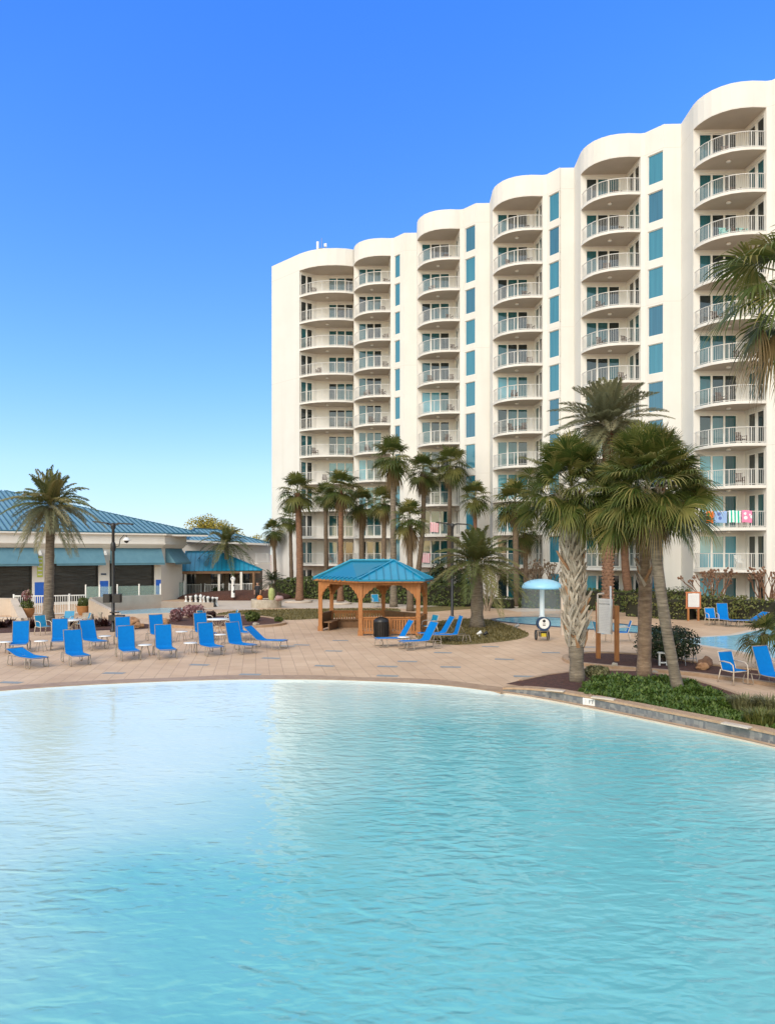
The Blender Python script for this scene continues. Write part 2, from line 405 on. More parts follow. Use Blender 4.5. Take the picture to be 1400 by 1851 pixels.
def roof_face(mb, pts, sp, w=.05, h=.05, mi=0, ms=1, eave=(0, 1)):
    """one roof plane with standing seams up the slope; eave is the edge pts[eave]"""
    pts = [Vector(p) for p in pts]
    a, b = pts[eave[0]], pts[eave[1]]
    ex = (b - a).normalized()
    nrm = (pts[1] - pts[0]).cross(pts[2] - pts[0]).normalized()
    if nrm.z < 0: nrm = -nrm; 
    ey = nrm.cross(ex)
    mb.poly(pts, mi)
    mb.poly([p - nrm * .05 for p in reversed(pts)], ms)
    P2 = [((p - a).dot(ex), (p - a).dot(ey)) for p in pts]
    x0 = min(p[0] for p in P2); x1 = max(p[0] for p in P2)
    x = x0 + sp * .5
    while x < x1:
        ys = []
        for i in range(len(P2)):
            p, q = P2[i], P2[(i + 1) % len(P2)]
            if (p[0] - x) * (q[0] - x) < 0:
                t = (x - p[0]) / (q[0] - p[0]); ys.append(p[1] + t * (q[1] - p[1]))
        if len(ys) >= 2 and max(ys) - min(ys) > .15:
            mb.bar(a + ex * x + ey * min(ys) + nrm * h * .45, a + ex * x + ey * max(ys) + nrm * h * .45, w, h, ms, up=nrm)
        x += sp
ORD = ['first', 'second', 'third', 'fourth', 'fifth', 'sixth', 'seventh', 'eighth', 'ninth', 'tenth', 'eleventh', 'twelfth', 'thirteenth', 'fourteenth', 'fifteenth', 'sixteenth']
# ================================================================== HOTEL
ZS = [0.0] + [2.95 + 2.8 * k for k in range(11)]      # floor levels; balcony slabs lie under floors 1..11
ZTOP, ZSOF = 35.3, 33.55
TW = [(-3.4, 78.95), (2.85, 72.77), (9.09, 66.6), (15.1, 60.5), (21.34, 54.33), (27.6, 48.15)]
ARC = [(-.05, -2.3), (.03, -2.85), (.22, -3.38), (.52, -3.9), (.98, -4.35), (1.5, -4.68), (2.1, -4.87), (2.8, -4.96), (3.72, -4.92)]
ARC1 = [(-9.17, 77.9), (-8.6, 77.45), (-8.0, 77.05), (-7.1, 76.65), (-6.2, 76.47), (-5.24, 76.42), (-4.3, 76.52), (-3.47, 76.8)]
hotel = thing('hotel_building', 'tall cream hotel block with stepped towers of curved white railed balconies', 'hotel', (9, 66, 0))
HO = Vector((9, 66, 0))

def wall_open(mb, p0, p1, z0, z1, ops, depth=.14, mi=0):
    """wall from p0 to p1 (outside on the right hand), ops = (u0,u1,w0,w1) holes with reveals"""
    p0 = Vector((p0[0], p0[1], 0)); p1 = Vector((p1[0], p1[1], 0))
    d = p1 - p0; ln = d.length; d.normalize(); n = Vector((d.y, -d.x, 0))
    def q(u, z, k=0): return p0 + d * u + Vector((0, 0, z)) - n * k
    us = sorted({0, ln, *[x for o in ops for x in o[:2]]}); ws = sorted({z0, z1, *[x for o in ops for x in o[2:]]})
    for i in range(len(us) - 1):
        # merge vertical runs that have no hole
        run = None
        for j in range(len(ws) - 1):
            um, wm = (us[i] + us[i + 1]) / 2, (ws[j] + ws[j + 1]) / 2
            hole = any(o[0] < um < o[1] and o[2] < wm < o[3] for o in ops)
            if hole:
                if run is not None: mb.quad(q(us[i], run), q(us[i + 1], run), q(us[i + 1], ws[j]), q(us[i], ws[j]), mi); run = None
            elif run is None: run = ws[j]
        if run is not None: mb.quad(q(us[i], run), q(us[i + 1], run), q(us[i + 1], z1), q(us[i], z1), mi)
    for a, b, c, e in ops:
        mb.quad(q(a, c), q(a, e), q(a, e, depth), q(a, c, depth), mi); mb.quad(q(b, e), q(b, c), q(b, c, depth), q(b, e, depth), mi)
        mb.quad(q(a, e), q(b, e), q(b, e, depth), q(a, e, depth), mi); mb.quad(q(b, c), q(a, c), q(a, c, depth), q(b, c, depth), mi)

def glazing(w, h, n, fr, mul, mats, name='sliding_door'):
    """framed panes in local x (width), z up, outside towards -y; frame mesh, panes as sub-part meshes are put on by the caller"""
    f = MB(); t = .07
    f.box((w / 2, 0, fr / 2), (w, t, fr)); f.box((w / 2, 0, h - fr / 2), (w, t, fr))
    xs = [0]
    pw = (w - 2 * fr - (n - 1) * mul) / n
    f.box((fr / 2, 0, h / 2), (fr, t, h - 2 * fr)); f.box((w - fr / 2, 0, h / 2), (fr, t, h - 2 * fr))
    g = MB()
    for i in range(n):
        x = fr + i * (pw + mul)
        if i: f.box((x - mul / 2, 0, h / 2), (mul, t, h - 2 * fr))
        g.box((x + pw / 2, .015, h / 2), (pw, .012, h - 2 * fr), 0, i)
    return f, g

wall = MB(); opens = []
def local(mb):
    mb.v = [(x - HO.x, y - HO.y, z - HO.z) for x, y, z in mb.v]; return mb
# per tower openings
DOORZ = [(z + .04, z + 2.32) for z in ZS]
WINZ = [(z + .3, z + 2.5) for z in ZS]
DOORZ[0] = (.1, 2.35); WINZ[0] = (.4, 2.4)
places = []   # (kind, origin, direction, width, height, tower, floor)
def put(kind, p0, p1, u0, w, zs, tower):
    p0 = Vector((p0[0], p0[1], 0)); d = (Vector((p1[0], p1[1], 0)) - p0).normalized(); n = Vector((d.y, -d.x, 0))
    for fl, (a, b) in enumerate(zs):
        places.append((kind, p0 + d * u0 - n * .10 + Vector((0, 0, a)), math.atan2(d.y, d.x), w, b - a, tower, fl))
outline = [(-12.6, 81.3)]
for i, (ox, oy) in enumerate(TW):
    t = i + 1
    A = [(ox + x, oy + y) for x, y in ARC]
    last = i == len(TW) - 1
    if t > 1:   # left leg of the tower
        wall.quad((ox, oy, 0), (A[0][0], A[0][1], 0), (A[0][0], A[0][1], ZTOP), (ox, oy, ZTOP))
        outline.append((ox, oy))
    if last:
        wall_open(wall, A[0], (ox + .05, oy - 7.5), 0, ZTOP, [])
        outline += [A[0], (ox + .05, oy - 7.5)]
        break
    b0, b1 = A[0], (ox + 3.47, oy - 2.42); r1 = A[-1]
    u0 = .42 if t > 1 else .5; w = 2.6 if t > 1 else 2.35
    wall_open(wall, b0, b1, 0, ZSOF, [(u0, u0 + w, a, b) for a, b in DOORZ])
    put('triple', b0, b1, u0, w, DOORZ, t)
    wall_open(wall, b1, r1, 0, ZSOF, [(.3, 2.2, a, b) for a, b in DOORZ]); put('double', b1, r1, .3, 1.9, DOORZ, t)
    # parapet and soffit over the balconies
    for k in range(len(A) - 1):
        wall.quad((*A[k], ZSOF), (*A[k + 1], ZSOF), (*A[k + 1], ZTOP), (*A[k], ZTOP))
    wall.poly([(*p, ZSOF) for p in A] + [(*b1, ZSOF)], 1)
    outline += A
    dg0 = (ox + 3.72 + .3, oy - 5.0); nx, ny = TW[i + 1]
    dg1 = (nx - 1.22, ny + .04)
    wall_open(wall, A[-1], dg0, 0, ZTOP, [])
    L = math.dist(dg0, dg1); ww = 1.2; uu = .22 if t > 1 else .1
    if t == 1: ww = .8
    wall_open(wall, dg0, dg1, 0, ZTOP, [(uu, uu + ww, a, b) for a, b in WINZ], .1); put('win%d' % (t == 1), dg0, dg1, uu, ww, WINZ, t)
    wall_open(wall, dg1, (nx, ny), 0, ZTOP, [])
    outline += [dg0, dg1]
# leftmost bay
wall_open(wall, (-12.6, 81.3), ARC1[0], 0, ZTOP, [])
l0, l1 = (-9.12, 78.0), (-7.5, 79.1)
wall.quad((*ARC1[0], 0), (*l0, 0), (*l0, ZSOF), (*ARC1[0], ZSOF))
wall_open(wall, l0, l1, 0, ZSOF, [(.12, 1.5, a, b) for a, b in DOORZ]); put('double1', l0, l1, .12, 1.38, DOORZ, 0)
c0, c1 = l1, (-3.42, 79.1)
wall_open(wall, c0, c1, 0, ZSOF, [(1.3, 3.88, a, b) for a, b in DOORZ]); put('triple', c0, c1, 1.28, 2.6, DOORZ, 0)
wall.quad((*c1, 0), (*ARC1[-1], 0), (*ARC1[-1], ZTOP), (*c1, ZTOP))
for k in range(len(ARC1) - 1):
    wall.quad((*ARC1[k], ZSOF), (*ARC1[k + 1], ZSOF), (*ARC1[k + 1], ZTOP), (*ARC1[k], ZTOP))
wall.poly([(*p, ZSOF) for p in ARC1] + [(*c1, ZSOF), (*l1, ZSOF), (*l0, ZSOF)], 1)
outline = [outline[0]] + ARC1 + outline[1:]
back = [(43, 52), (-2.6, 91.3)]
wall_open(wall, outline[-1], back[0], 0, ZTOP, []); wall_open(wall, back[0], back[1], 0, ZTOP, []); wall_open(wall, back[1], outline[0], 0, ZTOP, [])
wall.poly([(*p, ZTOP - .01) for p in outline + back])
local(wall).build('facade_wall', ['stucco', 'soffit'], hotel)
# window boards inside the dark openings are closed by the glazing itself
kinds = {'triple': (2.6, 3, .06, .13, 'sliding_door'), 'double': (1.9, 2, .09, .3, 'side_door'), 'double1': (1.38, 2, .07, .16, 'side_door'), 'win0': (1.2, 1, .045, 0, 'window'), 'win1': (.8, 1, .045, 0, 'window'), 'triple1': (2.35, 3, .06, .12, 'sliding_door')}  # two-pane sets in the return walls are balcony doors as well
combos3 = [['glass_teal'] * 3, ['glass_teal', 'glass_teal', 'glass_dark'], ['glass_teal', 'glass_dark', 'glass_dark'], ['glass_blue', 'glass_teal', 'glass_dark'],
           ['glass_blue', 'glass_blue', 'glass_teal'], ['glass_dark', 'glass_teal', 'glass_teal'], ['glass_dark', 'glass_dark', 'glass_teal'], ['glass_blue'] * 3]
proto = {}
def glaze(kind, h, var):
    key = (kind, round(h, 2), var)
    if key in proto: return proto[key]
    w, n, fr, mul, nm = kinds[kind]
    f, g = glazing(w, h, n, fr, mul, None)
    fo = f.build(nm, 'frame', hotel)
    if n == 3: mats = combos3[var % 8]
    elif n == 2: mats = [['glass_teal'] * 2, ['glass_teal', 'glass_dark'], ['glass_dark', 'glass_dark']][var % 3]
    else: mats = [['glass_win'], ['glass_deep'], ['glass_win']][var % 3]
    go = g.build('pane', mats, fo)
    proto[key] = [fo, False]; return proto[key]
rs = random.Random(5)
for kind, p, ang, w, h, tower, fl in places:
    if kind == 'triple' and tower == 1: kind = 'triple1'
    var = rs.randrange(8)
    if kind.startswith('triple') and fl > 6: var = rs.choice([0, 1, 2, 2, 5, 6, 1])
    pr = glaze(kind, h, var); loc = p - HO
    if not pr[1]:
        pr[1] = True; o = pr[0]; o.location = loc; o.rotation_euler = (0, 0, ang)
    else: inst(pr[0], hotel, loc, ang)

def rail_mesh(pts, z, h=1.07, sp=.125, post=1.35):
    mb = MB(); pts = [Vector((p[0], p[1], z)) for p in pts]
    up = Vector((0, 0, 1))
    for a, b in zip(pts, pts[1:]):
        mb.bar(a + up * h, b + up * h, .05, .04); mb.bar(a + up * .09, b + up * .09, .04, .035)
    acc = 0; nxt = sp; npst = 0
    for a, b in zip(pts, pts[1:]):
        d = b - a; ln = d.length; d = d / ln
        while nxt < acc + ln:
            p = a + d * (nxt - acc)
            if nxt >= npst: mb.box((p.x, p.y, z + h / 2), (.05, .05, h)); npst += post
            else: mb.box((p.x, p.y, z + h / 2 + .03), (.015, .015, h - .12))
            nxt += sp
        acc += ln
    return mb
def balcony(slab, rail, inner):
    s = MB(); pts = slab + inner
    s.prism([(p[0], p[1]) for p in pts], -.2, 0, 0)
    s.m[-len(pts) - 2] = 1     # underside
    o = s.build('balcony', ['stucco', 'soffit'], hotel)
    rail_mesh(rail, 0).build('railing', 'railwhite', o)
    l = MB(); cx = sum(p[0] for p in pts) / len(pts) + .3; cy = sum(p[1] for p in pts) / len(pts) + .3
    l.lathe([(.01, -.34), (.14, -.32), (.17, -.26), (.12, -.2)], 10, (cx, cy, 0)); l.build('ceiling_light', 'frame', o)
    return o
def inset(pts, c, k=.10):
    out = []
    for p in pts:
        d = Vector((c[0] - p[0], c[1] - p[1])).normalized(); out.append((p[0] + d.x * k, p[1] + d.y * k))
    return out
slabA = [(x, y) for x, y in ARC]; slabA[0] = (-.04, -2.37); slabA[-1] = (3.70, -4.94)
innA = [(3.46, -2.415)]
balA = balcony(slabA, inset(ARC, (2.2, -1.8)), innA)
ox, oy = ARC1[0]
sl1 = [(x - ox, y - oy) for x, y in ARC1]
in1 = [(c1[0] - ox - .01, c1[1] - oy - .01), (l1[0] - ox, l1[1] - oy - .01), (l0[0] - ox + .01, l0[1] - oy)]
bal1 = balcony(sl1, inset(sl1, (3.2, 4)), in1)
first = {0: True, 1: True}
for t in range(6):
    src = bal1 if t == 0 else balA
    base = Vector((*ARC1[0], 0)) if t == 0 else Vector((*TW[t - 1], 0))
    for k in range(11):
        loc = base - HO + Vector((0, 0, ZS[k + 1]))
        key = min(t, 1)
        if first[key]: src.location = loc; first[key] = False
        else: inst(src, hotel, loc)
# rooftop aerial
ra = thing('rooftop_antenna', 'white antenna cluster standing on the hotel roof edge', 'antenna', P(581, 449, 78.6) + Vector((0, 0, 0)))
ra.location.z = ZTOP - .01; ra.scale = (1.15,) * 3
mb = MB(); mb.tube([(-.35, 0, 0), (-.35, 0, 1.35)], .035); mb.tube([(.35, 0, 0), (.35, 0, 1.2)], .035); mb.tube([(0, 0, 0), (0, 0, 1.7)], .025)
mb.bar((-.35, 0, .75), (.35, 0, .75), .05, .05); mb.bar((-.35, 0, .3), (.35, 0, .3), .05, .05); mb.build('mast', 'grey', ra)
for x, z, w, h in ((-.35, .95, .2, .7), (.3, .55, .3, .26), (.36, .98, .24, .28)):
    m2 = MB(); m2.box((x, -.12, z), (w, .18, h)); m2.box((x, -.22, z), (w * .8, .03, h * .8)); m2.build('panel', 'white', ra)

# balcony furniture: one patio chair, copied
def patio_chair(name, label, m):
    t = thing(name, label, 'chair')
    s = MB(); s.box((0, 0, .42), (.5, .5, .04)); s.build('seat', m, t)
    b = MB()
    for i in range(6): b.bar((-.2 + i * .08, .24, .44), (-.2 + i * .08, .36, .95), .045, .02)
    b.bar((-.25, .36, .95), (.25, .36, .95), .04, .04); b.build('backrest', m, t)
    l = MB()
    for x in (-.24, .24):
        l.bar((x, -.24, 0), (x, -.24, .65), .04, .04); l.bar((x, .24, 0), (x, .24, .65), .04, .04); l.bar((x, -.28, .66), (x, .3, .66), .06, .03)
    l.bar((-.24, .24, .40), (.24, .24, .40), .04, .04)
    l.build('frame', m, t)
    return t
M['brownchair'] = mat('dark_brown_resin', (.06, .035, .025), (.09, .05, .035), 5, .6)
M['whitechair'] = mat('white_resin', (.66, .66, .64), None, rough=.5)
GB = 'patio chairs on the hotel balconies'
TWN = ['leftmost', 'second', 'third', 'fourth', 'fifth', 'rightmost']
pc = patio_chair('patio_chair', 'x', 'brownchair'); pc['group'] = GB; used = False
spots = [(0, 10, 1.5, .2), (0, 8, 5.3, .3), (0, 7, 2.0, -.2), (1, 9, 2.9, .1), (1, 4, 1.4, .3), (2, 10, 2.7, .2), (2, 9, 1.3, -.3), (2, 8, 2.9, .3), (3, 6, 2.9, -.2), (4, 10, 2.4, .2), (4, 5, 2.8, .1), (5, 10, 1.6, -.3), (5, 7, 2.6, .4), (5, 6, 1.2, .2), (5, 2, 2.6, -.2), (0, 5, 5.1, -.3), (0, 4, 1.6, .5), (0, 4, 5.2, .4), (0, 3, 2.6, 0), (0, 0, 3.2, .3), (1, 10, 3.3, .3), (1, 8, 3.2, -.2), (1, 7, 3.2, .2), (1, 6, 1.3, -.2), (1, 6, 2.9, .4), (1, 5, 1.8, .3), (1, 5, 3.0, -.4),
         (2, 7, 3.3, .3), (2, 6, 3.0, -.2), (2, 6, 1.2, .4), (2, 5, 3.0, .2), (2, 4, 2.8, .2), (3, 10, 2.9, .4), (3, 9, 2.8, -.4), (3, 9, 1.3, .5), (3, 8, 2.6, .2), (3, 7, 3.0, .2), (3, 5, 1.6, 0), (3, 4, 1.5, .5), (3, 4, 2.3, -.6),
         (4, 9, 2.9, .3), (4, 8, 1.6, -.2), (4, 7, 1.2, .2), (4, 6, 3.1, .4), (4, 6, 1.3, .3), (5, 9, 2.3, .2), (5, 8, 2.5, .3), (5, 5, 2.6, .2), (5, 5, 3.0, -.3), (5, 4, 1.5, .2), (5, 3, 2.7, .3), (5, 1, 2.9, .2)]
def bal_pt(t, k, dx):
    if t == 0: return Vector((-9.17 + dx, 77.95, ZS[k + 1]))
    return Vector((TW[t - 1][0] + dx, TW[t - 1][1] - 3.55 + (.0 if dx > 1.5 else .35), ZS[k + 1]))
cnt = {}
for t, k, dx, rz in spots:
    key = (t, k); same = [s for s in spots if s[:2] == key]
    side = '' if len(same) == 1 else ('left hand ' if dx == min(s[2] for s in same) else 'right hand ')
    lab = '%sbrown patio chair on the %s tower, %s balcony from the top' % (side, TWN[t], ORD[10 - k])
    loc = bal_pt(t, k, dx)
    if not used: pc.location = loc; pc.rotation_euler = (0, 0, rz); pc['label'] = lab; used = True
    else: dup(pc, loc, rz, lab)
wc = patio_chair('patio_chair', 'white patio chair on the lowest balcony of the rightmost tower', 'whitechair')
wc.location = bal_pt(5, 0, 2.6); wc['group'] = GB
for dx, nm, mm in ((1.55, 'left', 'aqua_resin'), (2.75, 'right', 'aqua_resin')):
    if mm not in M: M[mm] = mat(mm, (.25, .62, .58), None, rough=.5)
    c = patio_chair('patio_chair', '%s hand mint green chair on the rightmost tower, third balcony from the top' % nm, mm); c.location = bal_pt(5, 8, dx) + Vector((0, 0, 0)); c['group'] = GB
# beach towels hung over rails
def towelmat(name, base, sec, kind):
    m, nt, N, L, b = _nt(name)
    tc = N.new('ShaderNodeTexCoord'); b.inputs['Roughness'].default_value = .9
    if kind == 'stripe':
        w = N.new('ShaderNodeTexWave'); w.inputs['Scale'].default_value = 1.6; L.new(tc.outputs['Object'], w.inputs[0]); f = w.outputs['Fac']; pos = .5
    else:
        v = N.new('ShaderNodeTexVoronoi'); v.inputs['Scale'].default_value = 2.3; L.new(tc.outputs['Object'], v.inputs[0]); f = v.outputs['Distance']; pos = .27
    cr = N.new('ShaderNodeValToRGB'); cr.color_ramp.interpolation = 'CONSTANT'; cr.color_ramp.elements[1].position = pos
    cr.color_ramp.elements[0].color = (*sec, 1); cr.color_ramp.elements[1].color = (*base, 1)
    L.new(f, cr.inputs[0]); L.new(cr.outputs[0], b.inputs['Base Color']); return m
M['tw1'] = towelmat('orange_towel', (.85, .17, .01), (.10, .28, .05), 'dot'); M['tw2'] = towelmat('blue_towel', (.28, .42, .68), (.10, .16, .42), 'dot')
M['tw3'] = towelmat('striped_towel', (.80, .82, .80), (.02, .42, .30), 'stripe'); M['tw4'] = towelmat('pink_towel', (.80, .22, .38), (.85, .75, .76), 'dot'); M['tw5'] = towelmat('rose_towel', (.75, .32, .36), (.8, .6, .6), 'stripe')
def towel(p0, p1, z, m, label, drop=.75):
    p0 = Vector((*p0, 0)); p1 = Vector((*p1, 0)); d = (p1 - p0); n = Vector((d.y, -d.x, 0)).normalized(); c = (p0 + p1) / 2
    mb = MB(); nx = 8; rows = []
    prof = [(-.055, -.35), (-.06, -.1), (-.045, .045), (.045, .05), (.06, -.1), (.075, -.4), (.085, -drop)]
    vs = []
    for j, (o, z_) in enumerate(prof):
        for i in range(nx + 1):
            t = i / nx; p = d * (t - .5) + n * (o + .02 * math.sin(t * 17 + j) * (j > 3))
            vs.append((p.x, p.y, z_ + .02 * math.sin(t * 5)))
    fs = [(j * (nx + 1) + i, j * (nx + 1) + i + 1, (j + 1) * (nx + 1) + i + 1, (j + 1) * (nx + 1) + i) for j in range(len(prof) - 1) for i in range(nx)]
    mb.add(vs, fs, 0, True)
    return tag(mb.build('beach_towel', m, None, (c.x, c.y, z + 1.07)), label, 'towel', 'towels hung over balcony rails')
A6 = inset([(TW[4][0] + x, TW[4][1] + y) for x, y in ARC], (TW[4][0] + 2.2, TW[4][1] - 1.8))
def lp(a, b, t): return (a[0] + (b[0] - a[0]) * t, a[1] + (b[1] - a[1]) * t)
zz = ZS[2]
towel(lp(A6[2], A6[3], .3), lp(A6[3], A6[4], .2), zz, 'tw1', 'orange patterned towel hanging over a lower balcony rail of the rightmost tower')
towel(lp(A6[3], A6[4], .3), lp(A6[4], A6[5], .6), zz, 'tw2', 'pale blue towel beside the orange one on a balcony rail')
towel(lp(A6[4], A6[5], .75), lp(A6[5], A6[6], .95), zz, 'tw3', 'green and white striped towel hanging on a balcony rail')
towel(lp(A6[6], A6[7], .05), lp(A6[6], A6[7], .98), zz, 'tw4', 'bright pink towel at the right of four towels on one rail')
A3 = inset([(TW[1][0] + x, TW[1][1] + y) for x, y in ARC], (TW[1][0] + 2.2, TW[1][1] - 1.8))
towel(lp(A3[4], A3[5], .1), lp(A3[5], A3[6], .5), ZS[2], 'tw5', 'rose striped towel on the third tower, second balcony up', .85)
towel(lp(A3[2], A3[3], .1), lp(A3[4], A3[5], .1), ZS[1], 'tw5', 'rose striped towel on the third tower, lowest balcony rail', .85)

# ================================================================== CLUBHOUSE
club = thing('clubhouse', 'long low white clubhouse with blue metal hip roof and black shaded bays', 'building', (-24, 60, 0))
CO = Vector((-24, 60, 0))
dv = Vector((.8, .6, 0)); nv = Vector((.6, -.8, 0))      # along the front, out of the front
c0 = Vector((-29.0, 56.0, 0)) - dv * 9; cl = 12.2 + 9      # front wall runs c0 -> c0+dv*cl
def C(u, o=0, z=0): return c0 + dv * u + nv * o + Vector((0, 0, z))
def upx(px):     # distance along the front where image column px meets the wall
    k = (px - 700) / F
    return (k * c0.y - c0.x) / (dv.x - k * dv.y)
bays = [(upx(-60), upx(58)), (upx(95), upx(178)), (upx(198), upx(279))]
mb = MB(); end = upx(291)
e0 = C(end); e1 = Vector((-18.4, 67.0, 0))
wall_open(mb, (c0.x, c0.y), (e0.x, e0.y), 0, 4.5, [(a, b, .22, 3.45) for a, b in bays], .3)
wall_open(mb, (e0.x, e0.y), (e1.x, e1.y), 0, 4.5, [])
e2 = Vector((-24, 76, 0)); wall_open(mb, (e1.x, e1.y), (e2.x, e2.y), 0, 4.5, [])
b9 = c0 - nv * 16; wall_open(mb, (e2.x, e2.y), (b9.x, b9.y), 0, 4.5, []); wall_open(mb, (b9.x, b9.y), (c0.x, c0.y), 0, 4.5, [])
mb.v = [tuple(Vector(v) - CO) for v in mb.v]; mb.build('wall', 'clubwall', club)
# stepped cornice
mb = MB()
def ring(off, z0, z1):
    pts = [c0 + nv * off, C(end, off) + dv * off * .4, e1 + Vector((off * .95, -off * .1, 0)), e2, b9]
    mb.prism([(p.x - CO.x, p.y - CO.y) for p in pts], z0, z1)
ring(.18, 4.5, 4.62); ring(.32, 4.62, 4.78); ring(.5, 4.78, 4.9); ring(.42, 4.9, 5.55); ring(.62, 5.55, 5.68)
mb.build('cornice', 'clubwall', club)
mb = MB()
ez = 5.72; t = 13.7; off = .75
E0 = C(-4, off, ez); E1 = Vector((-15.9, 66.0, ez)); rz = 9.8
r1 = E1 + (-dv - nv) * t; r1.z = rz
r0 = r1 - dv * 14; r0.z = rz
Eb = E1 - nv * 2 * t; Eb0 = E0 - nv * 2 * t
Eb.z = Eb0.z = ez
fl = [E1 - dv * 18, E1, r1, r0]
fl[0] = E1 - dv * 30; fl[3] = r1 - dv * 16.3; fl[3].z = rz
for poly in (fl, [E1, Eb, r1], [Eb, Eb - dv * 30, fl[3], r1]):
    roof_face(mb, [p - CO for p in poly], .42, .06, .08)
mb.bar(E1 - CO, r1 - CO, .14, .1, 1); mb.bar(fl[0] - CO, E1 - CO, .12, .16, 1)
mb.build('roof', ['roof', 'roof_seam'], club)
g = MB(); g.bar(fl[0] - CO + nv * .05 - Vector((0, 0, .14)), E1 - CO + nv * .05 - Vector((0, 0, .14)), .14, .14); g.build('gutter', 'clubwall', club)
for i, (a, b) in enumerate(bays):
    s = MB(); s.box((C((a + b) / 2, -.22, 1.84) - CO), (b - a, .05, 3.22), math.atan2(dv.y, dv.x)); s.build('shade_screen', 'blackscreen', club)
    for u in (a, b):
        f = MB(); f.box((C(u + (.07 if u == a else -.07), -.1, 1.84) - CO), (.1, .12, 3.2), math.atan2(dv.y, dv.x)); f.build('screen_post', 'black', club)
# awnings: sloped cloth with side cheeks
def awning(u0, u1, name='awning', A=None, z0=3.22, z1=4.46, pr=.95, side=True):
    A = A or C
    m = MB(); t0, t1, b0, b1 = A(u0, .03, z1), A(u1, .03, z1), A(u0, pr, z0), A(u1, pr, z0)
    v0, v1 = A(u0, .03, z0), A(u1, .03, z0)
    nn = 10
    m.quad(b0, b1, t1, t0); m.quad(b1, b0, b0 - Vector((0, 0, .14)), b1 - Vector((0, 0, .14)))
    m.poly([t0, v0, b0]); m.poly([t1, b1, v1])
    m.bar(b0 + Vector((0, 0, .01)), b1 + Vector((0, 0, .01)), .05, .05)
    m.v = [tuple(Vector(v) - CO) for v in m.v]; m.build(name, 'awning', club)
awning(upx(-70), upx(66)); awning(upx(97), upx(185)); awning(upx(199), upx(291))
de = (e1 - e0).normalized(); ne = Vector((de.y, -de.x, 0))
def CE(u, o=0, z=0): return e0 + de * u + ne * o + Vector((0, 0, z))
awning(.7, (e1 - e0).length - .2, A=CE)
# blue dado and pilasters, sign plates
for a, b in ((upx(62), upx(80)), (upx(180), upx(196)), (upx(281), upx(291))):
    m = MB(); m.box(C((a + b) / 2, .012, 1.0) - CO, (b - a - .05, .02, 1.6), math.atan2(dv.y, dv.x)); m.build('painted_dado', 'paintblue', club)
m = MB(); m.box(C(upx(187), .03, 2.35) - CO, (.42, .03, .13), math.atan2(dv.y, dv.x)); m.build('sign_plate', 'navy', club)
m = MB(); m.box(C(upx(72), .03, 3.0) - CO, (.4, .03, 1.6), math.atan2(dv.y, dv.x), 0)
for k in range(5): m.box(C(upx(72), .052, 2.4 + k * .3) - CO, (.3, .012, .1), math.atan2(dv.y, dv.x), 1)
M['lime'] = mat('yellow_green_sign', (.52, .58, .05), (.45, .52, .10), 6, .5); m.build('banner', ['lime', 'board'], club)
for px in (70.5, 188):
    m = MB(); m.box(C(upx(px), .18, 4.1) - CO, (.16, .3, .3), math.atan2(dv.y, dv.x)); m.box(C(upx(px), .36, 4.0) - CO, (.22, .14, .2), math.atan2(dv.y, dv.x)); m.build('wall_lamp', 'white', club)

# porch wing (covered walkway with white fence) between clubhouse and hotel
def hiproof(mb, a, b, depth, pitch_h, inset_l, inset_r, sp=.4):
    """a,b eave front corners (with z), depth back; ridge"""
    ex = (b - a); ln = ex.length; ex.normalize(); ey = Vector((-ex.y, ex.x, 0))
    r0 = a + ex * inset_l + ey * depth / 2 + Vector((0, 0, pitch_h)); r1 = a + ex * (ln - inset_r) + ey * depth / 2 + Vector((0, 0, pitch_h))
    c = b + ey * depth; d = a + ey * depth
    roof_face(mb, [a, b, r1, r0], sp); roof_face(mb, [b, c, r1], sp); roof_face(mb, [c, d, r0, r1], sp); roof_face(mb, [d, a, r0], sp)
    for p, q in ((b, r1), (a, r0), (r0, r1), (c, r1)): mb.bar(p + Vector((0, 0, .05)), q + Vector((0, 0, .05)), .14, .09, 1)
porch = thing('porch_wing', 'low blue roofed porch with dark doorways beside the clubhouse', 'building', (-14, 71, 0))
PO = Vector((-14, 71, 0))
pa, pb = P(322, 1032.5, 67.0), P(474, 1031, 68.5)
mb = MB(); hiproof(mb, pa - PO, pb - PO, 7.0, 1.75, .5, 4.0); mb.build('roof', ['groof', 'groof_seam'], porch)
mb = MB(); mb.bar(pa - PO + Vector((.2, .1, -.14)), pb - PO + Vector((-.2, .1, -.14)), .1, .24); mb.build('fascia', 'wood_dark', porch)
wz = pa.z - .1
w0 = P(330, 1060, 70.5); w1 = P(459, 1060, 71.5)
ln = math.hypot(w1.x - w0.x, w1.y - w0.y)
mb = MB(); doors = [(.3, 1.2), (2.6, 3.6), (3.9, 4.6), (5.2, 6.2)]
wall_open(mb, (w0.x, w0.y), (w1.x, w1.y), 0, wz, [(a, b, .05, 2.1) for a, b in doors if b < ln], .15)
mb.quad((w1.x, w1.y, 0), (w1.x + .3, w1.y + 3, 0), (w1.x + .3, w1.y + 3, wz), (w1.x, w1.y, wz))
mb.v = [tuple(Vector(v) - PO) for v in mb.v]; mb.build('wall', 'porchwall', porch)
d2 = Vector((w1.x - w0.x, w1.y - w0.y, 0)) / ln
for a, b in doors:
    if b < ln:
        c = Vector((w0.x, w0.y, 0)) + d2 * (a + b) / 2 + Vector((-d2.y, d2.x, 0)) * .13; m = MB(); m.box((c.x - PO.x, c.y - PO.y, 1.07), (b - a, .03, 2.04), math.atan2(d2.y, d2.x)); m.build('doorway', 'glass_dark', porch)
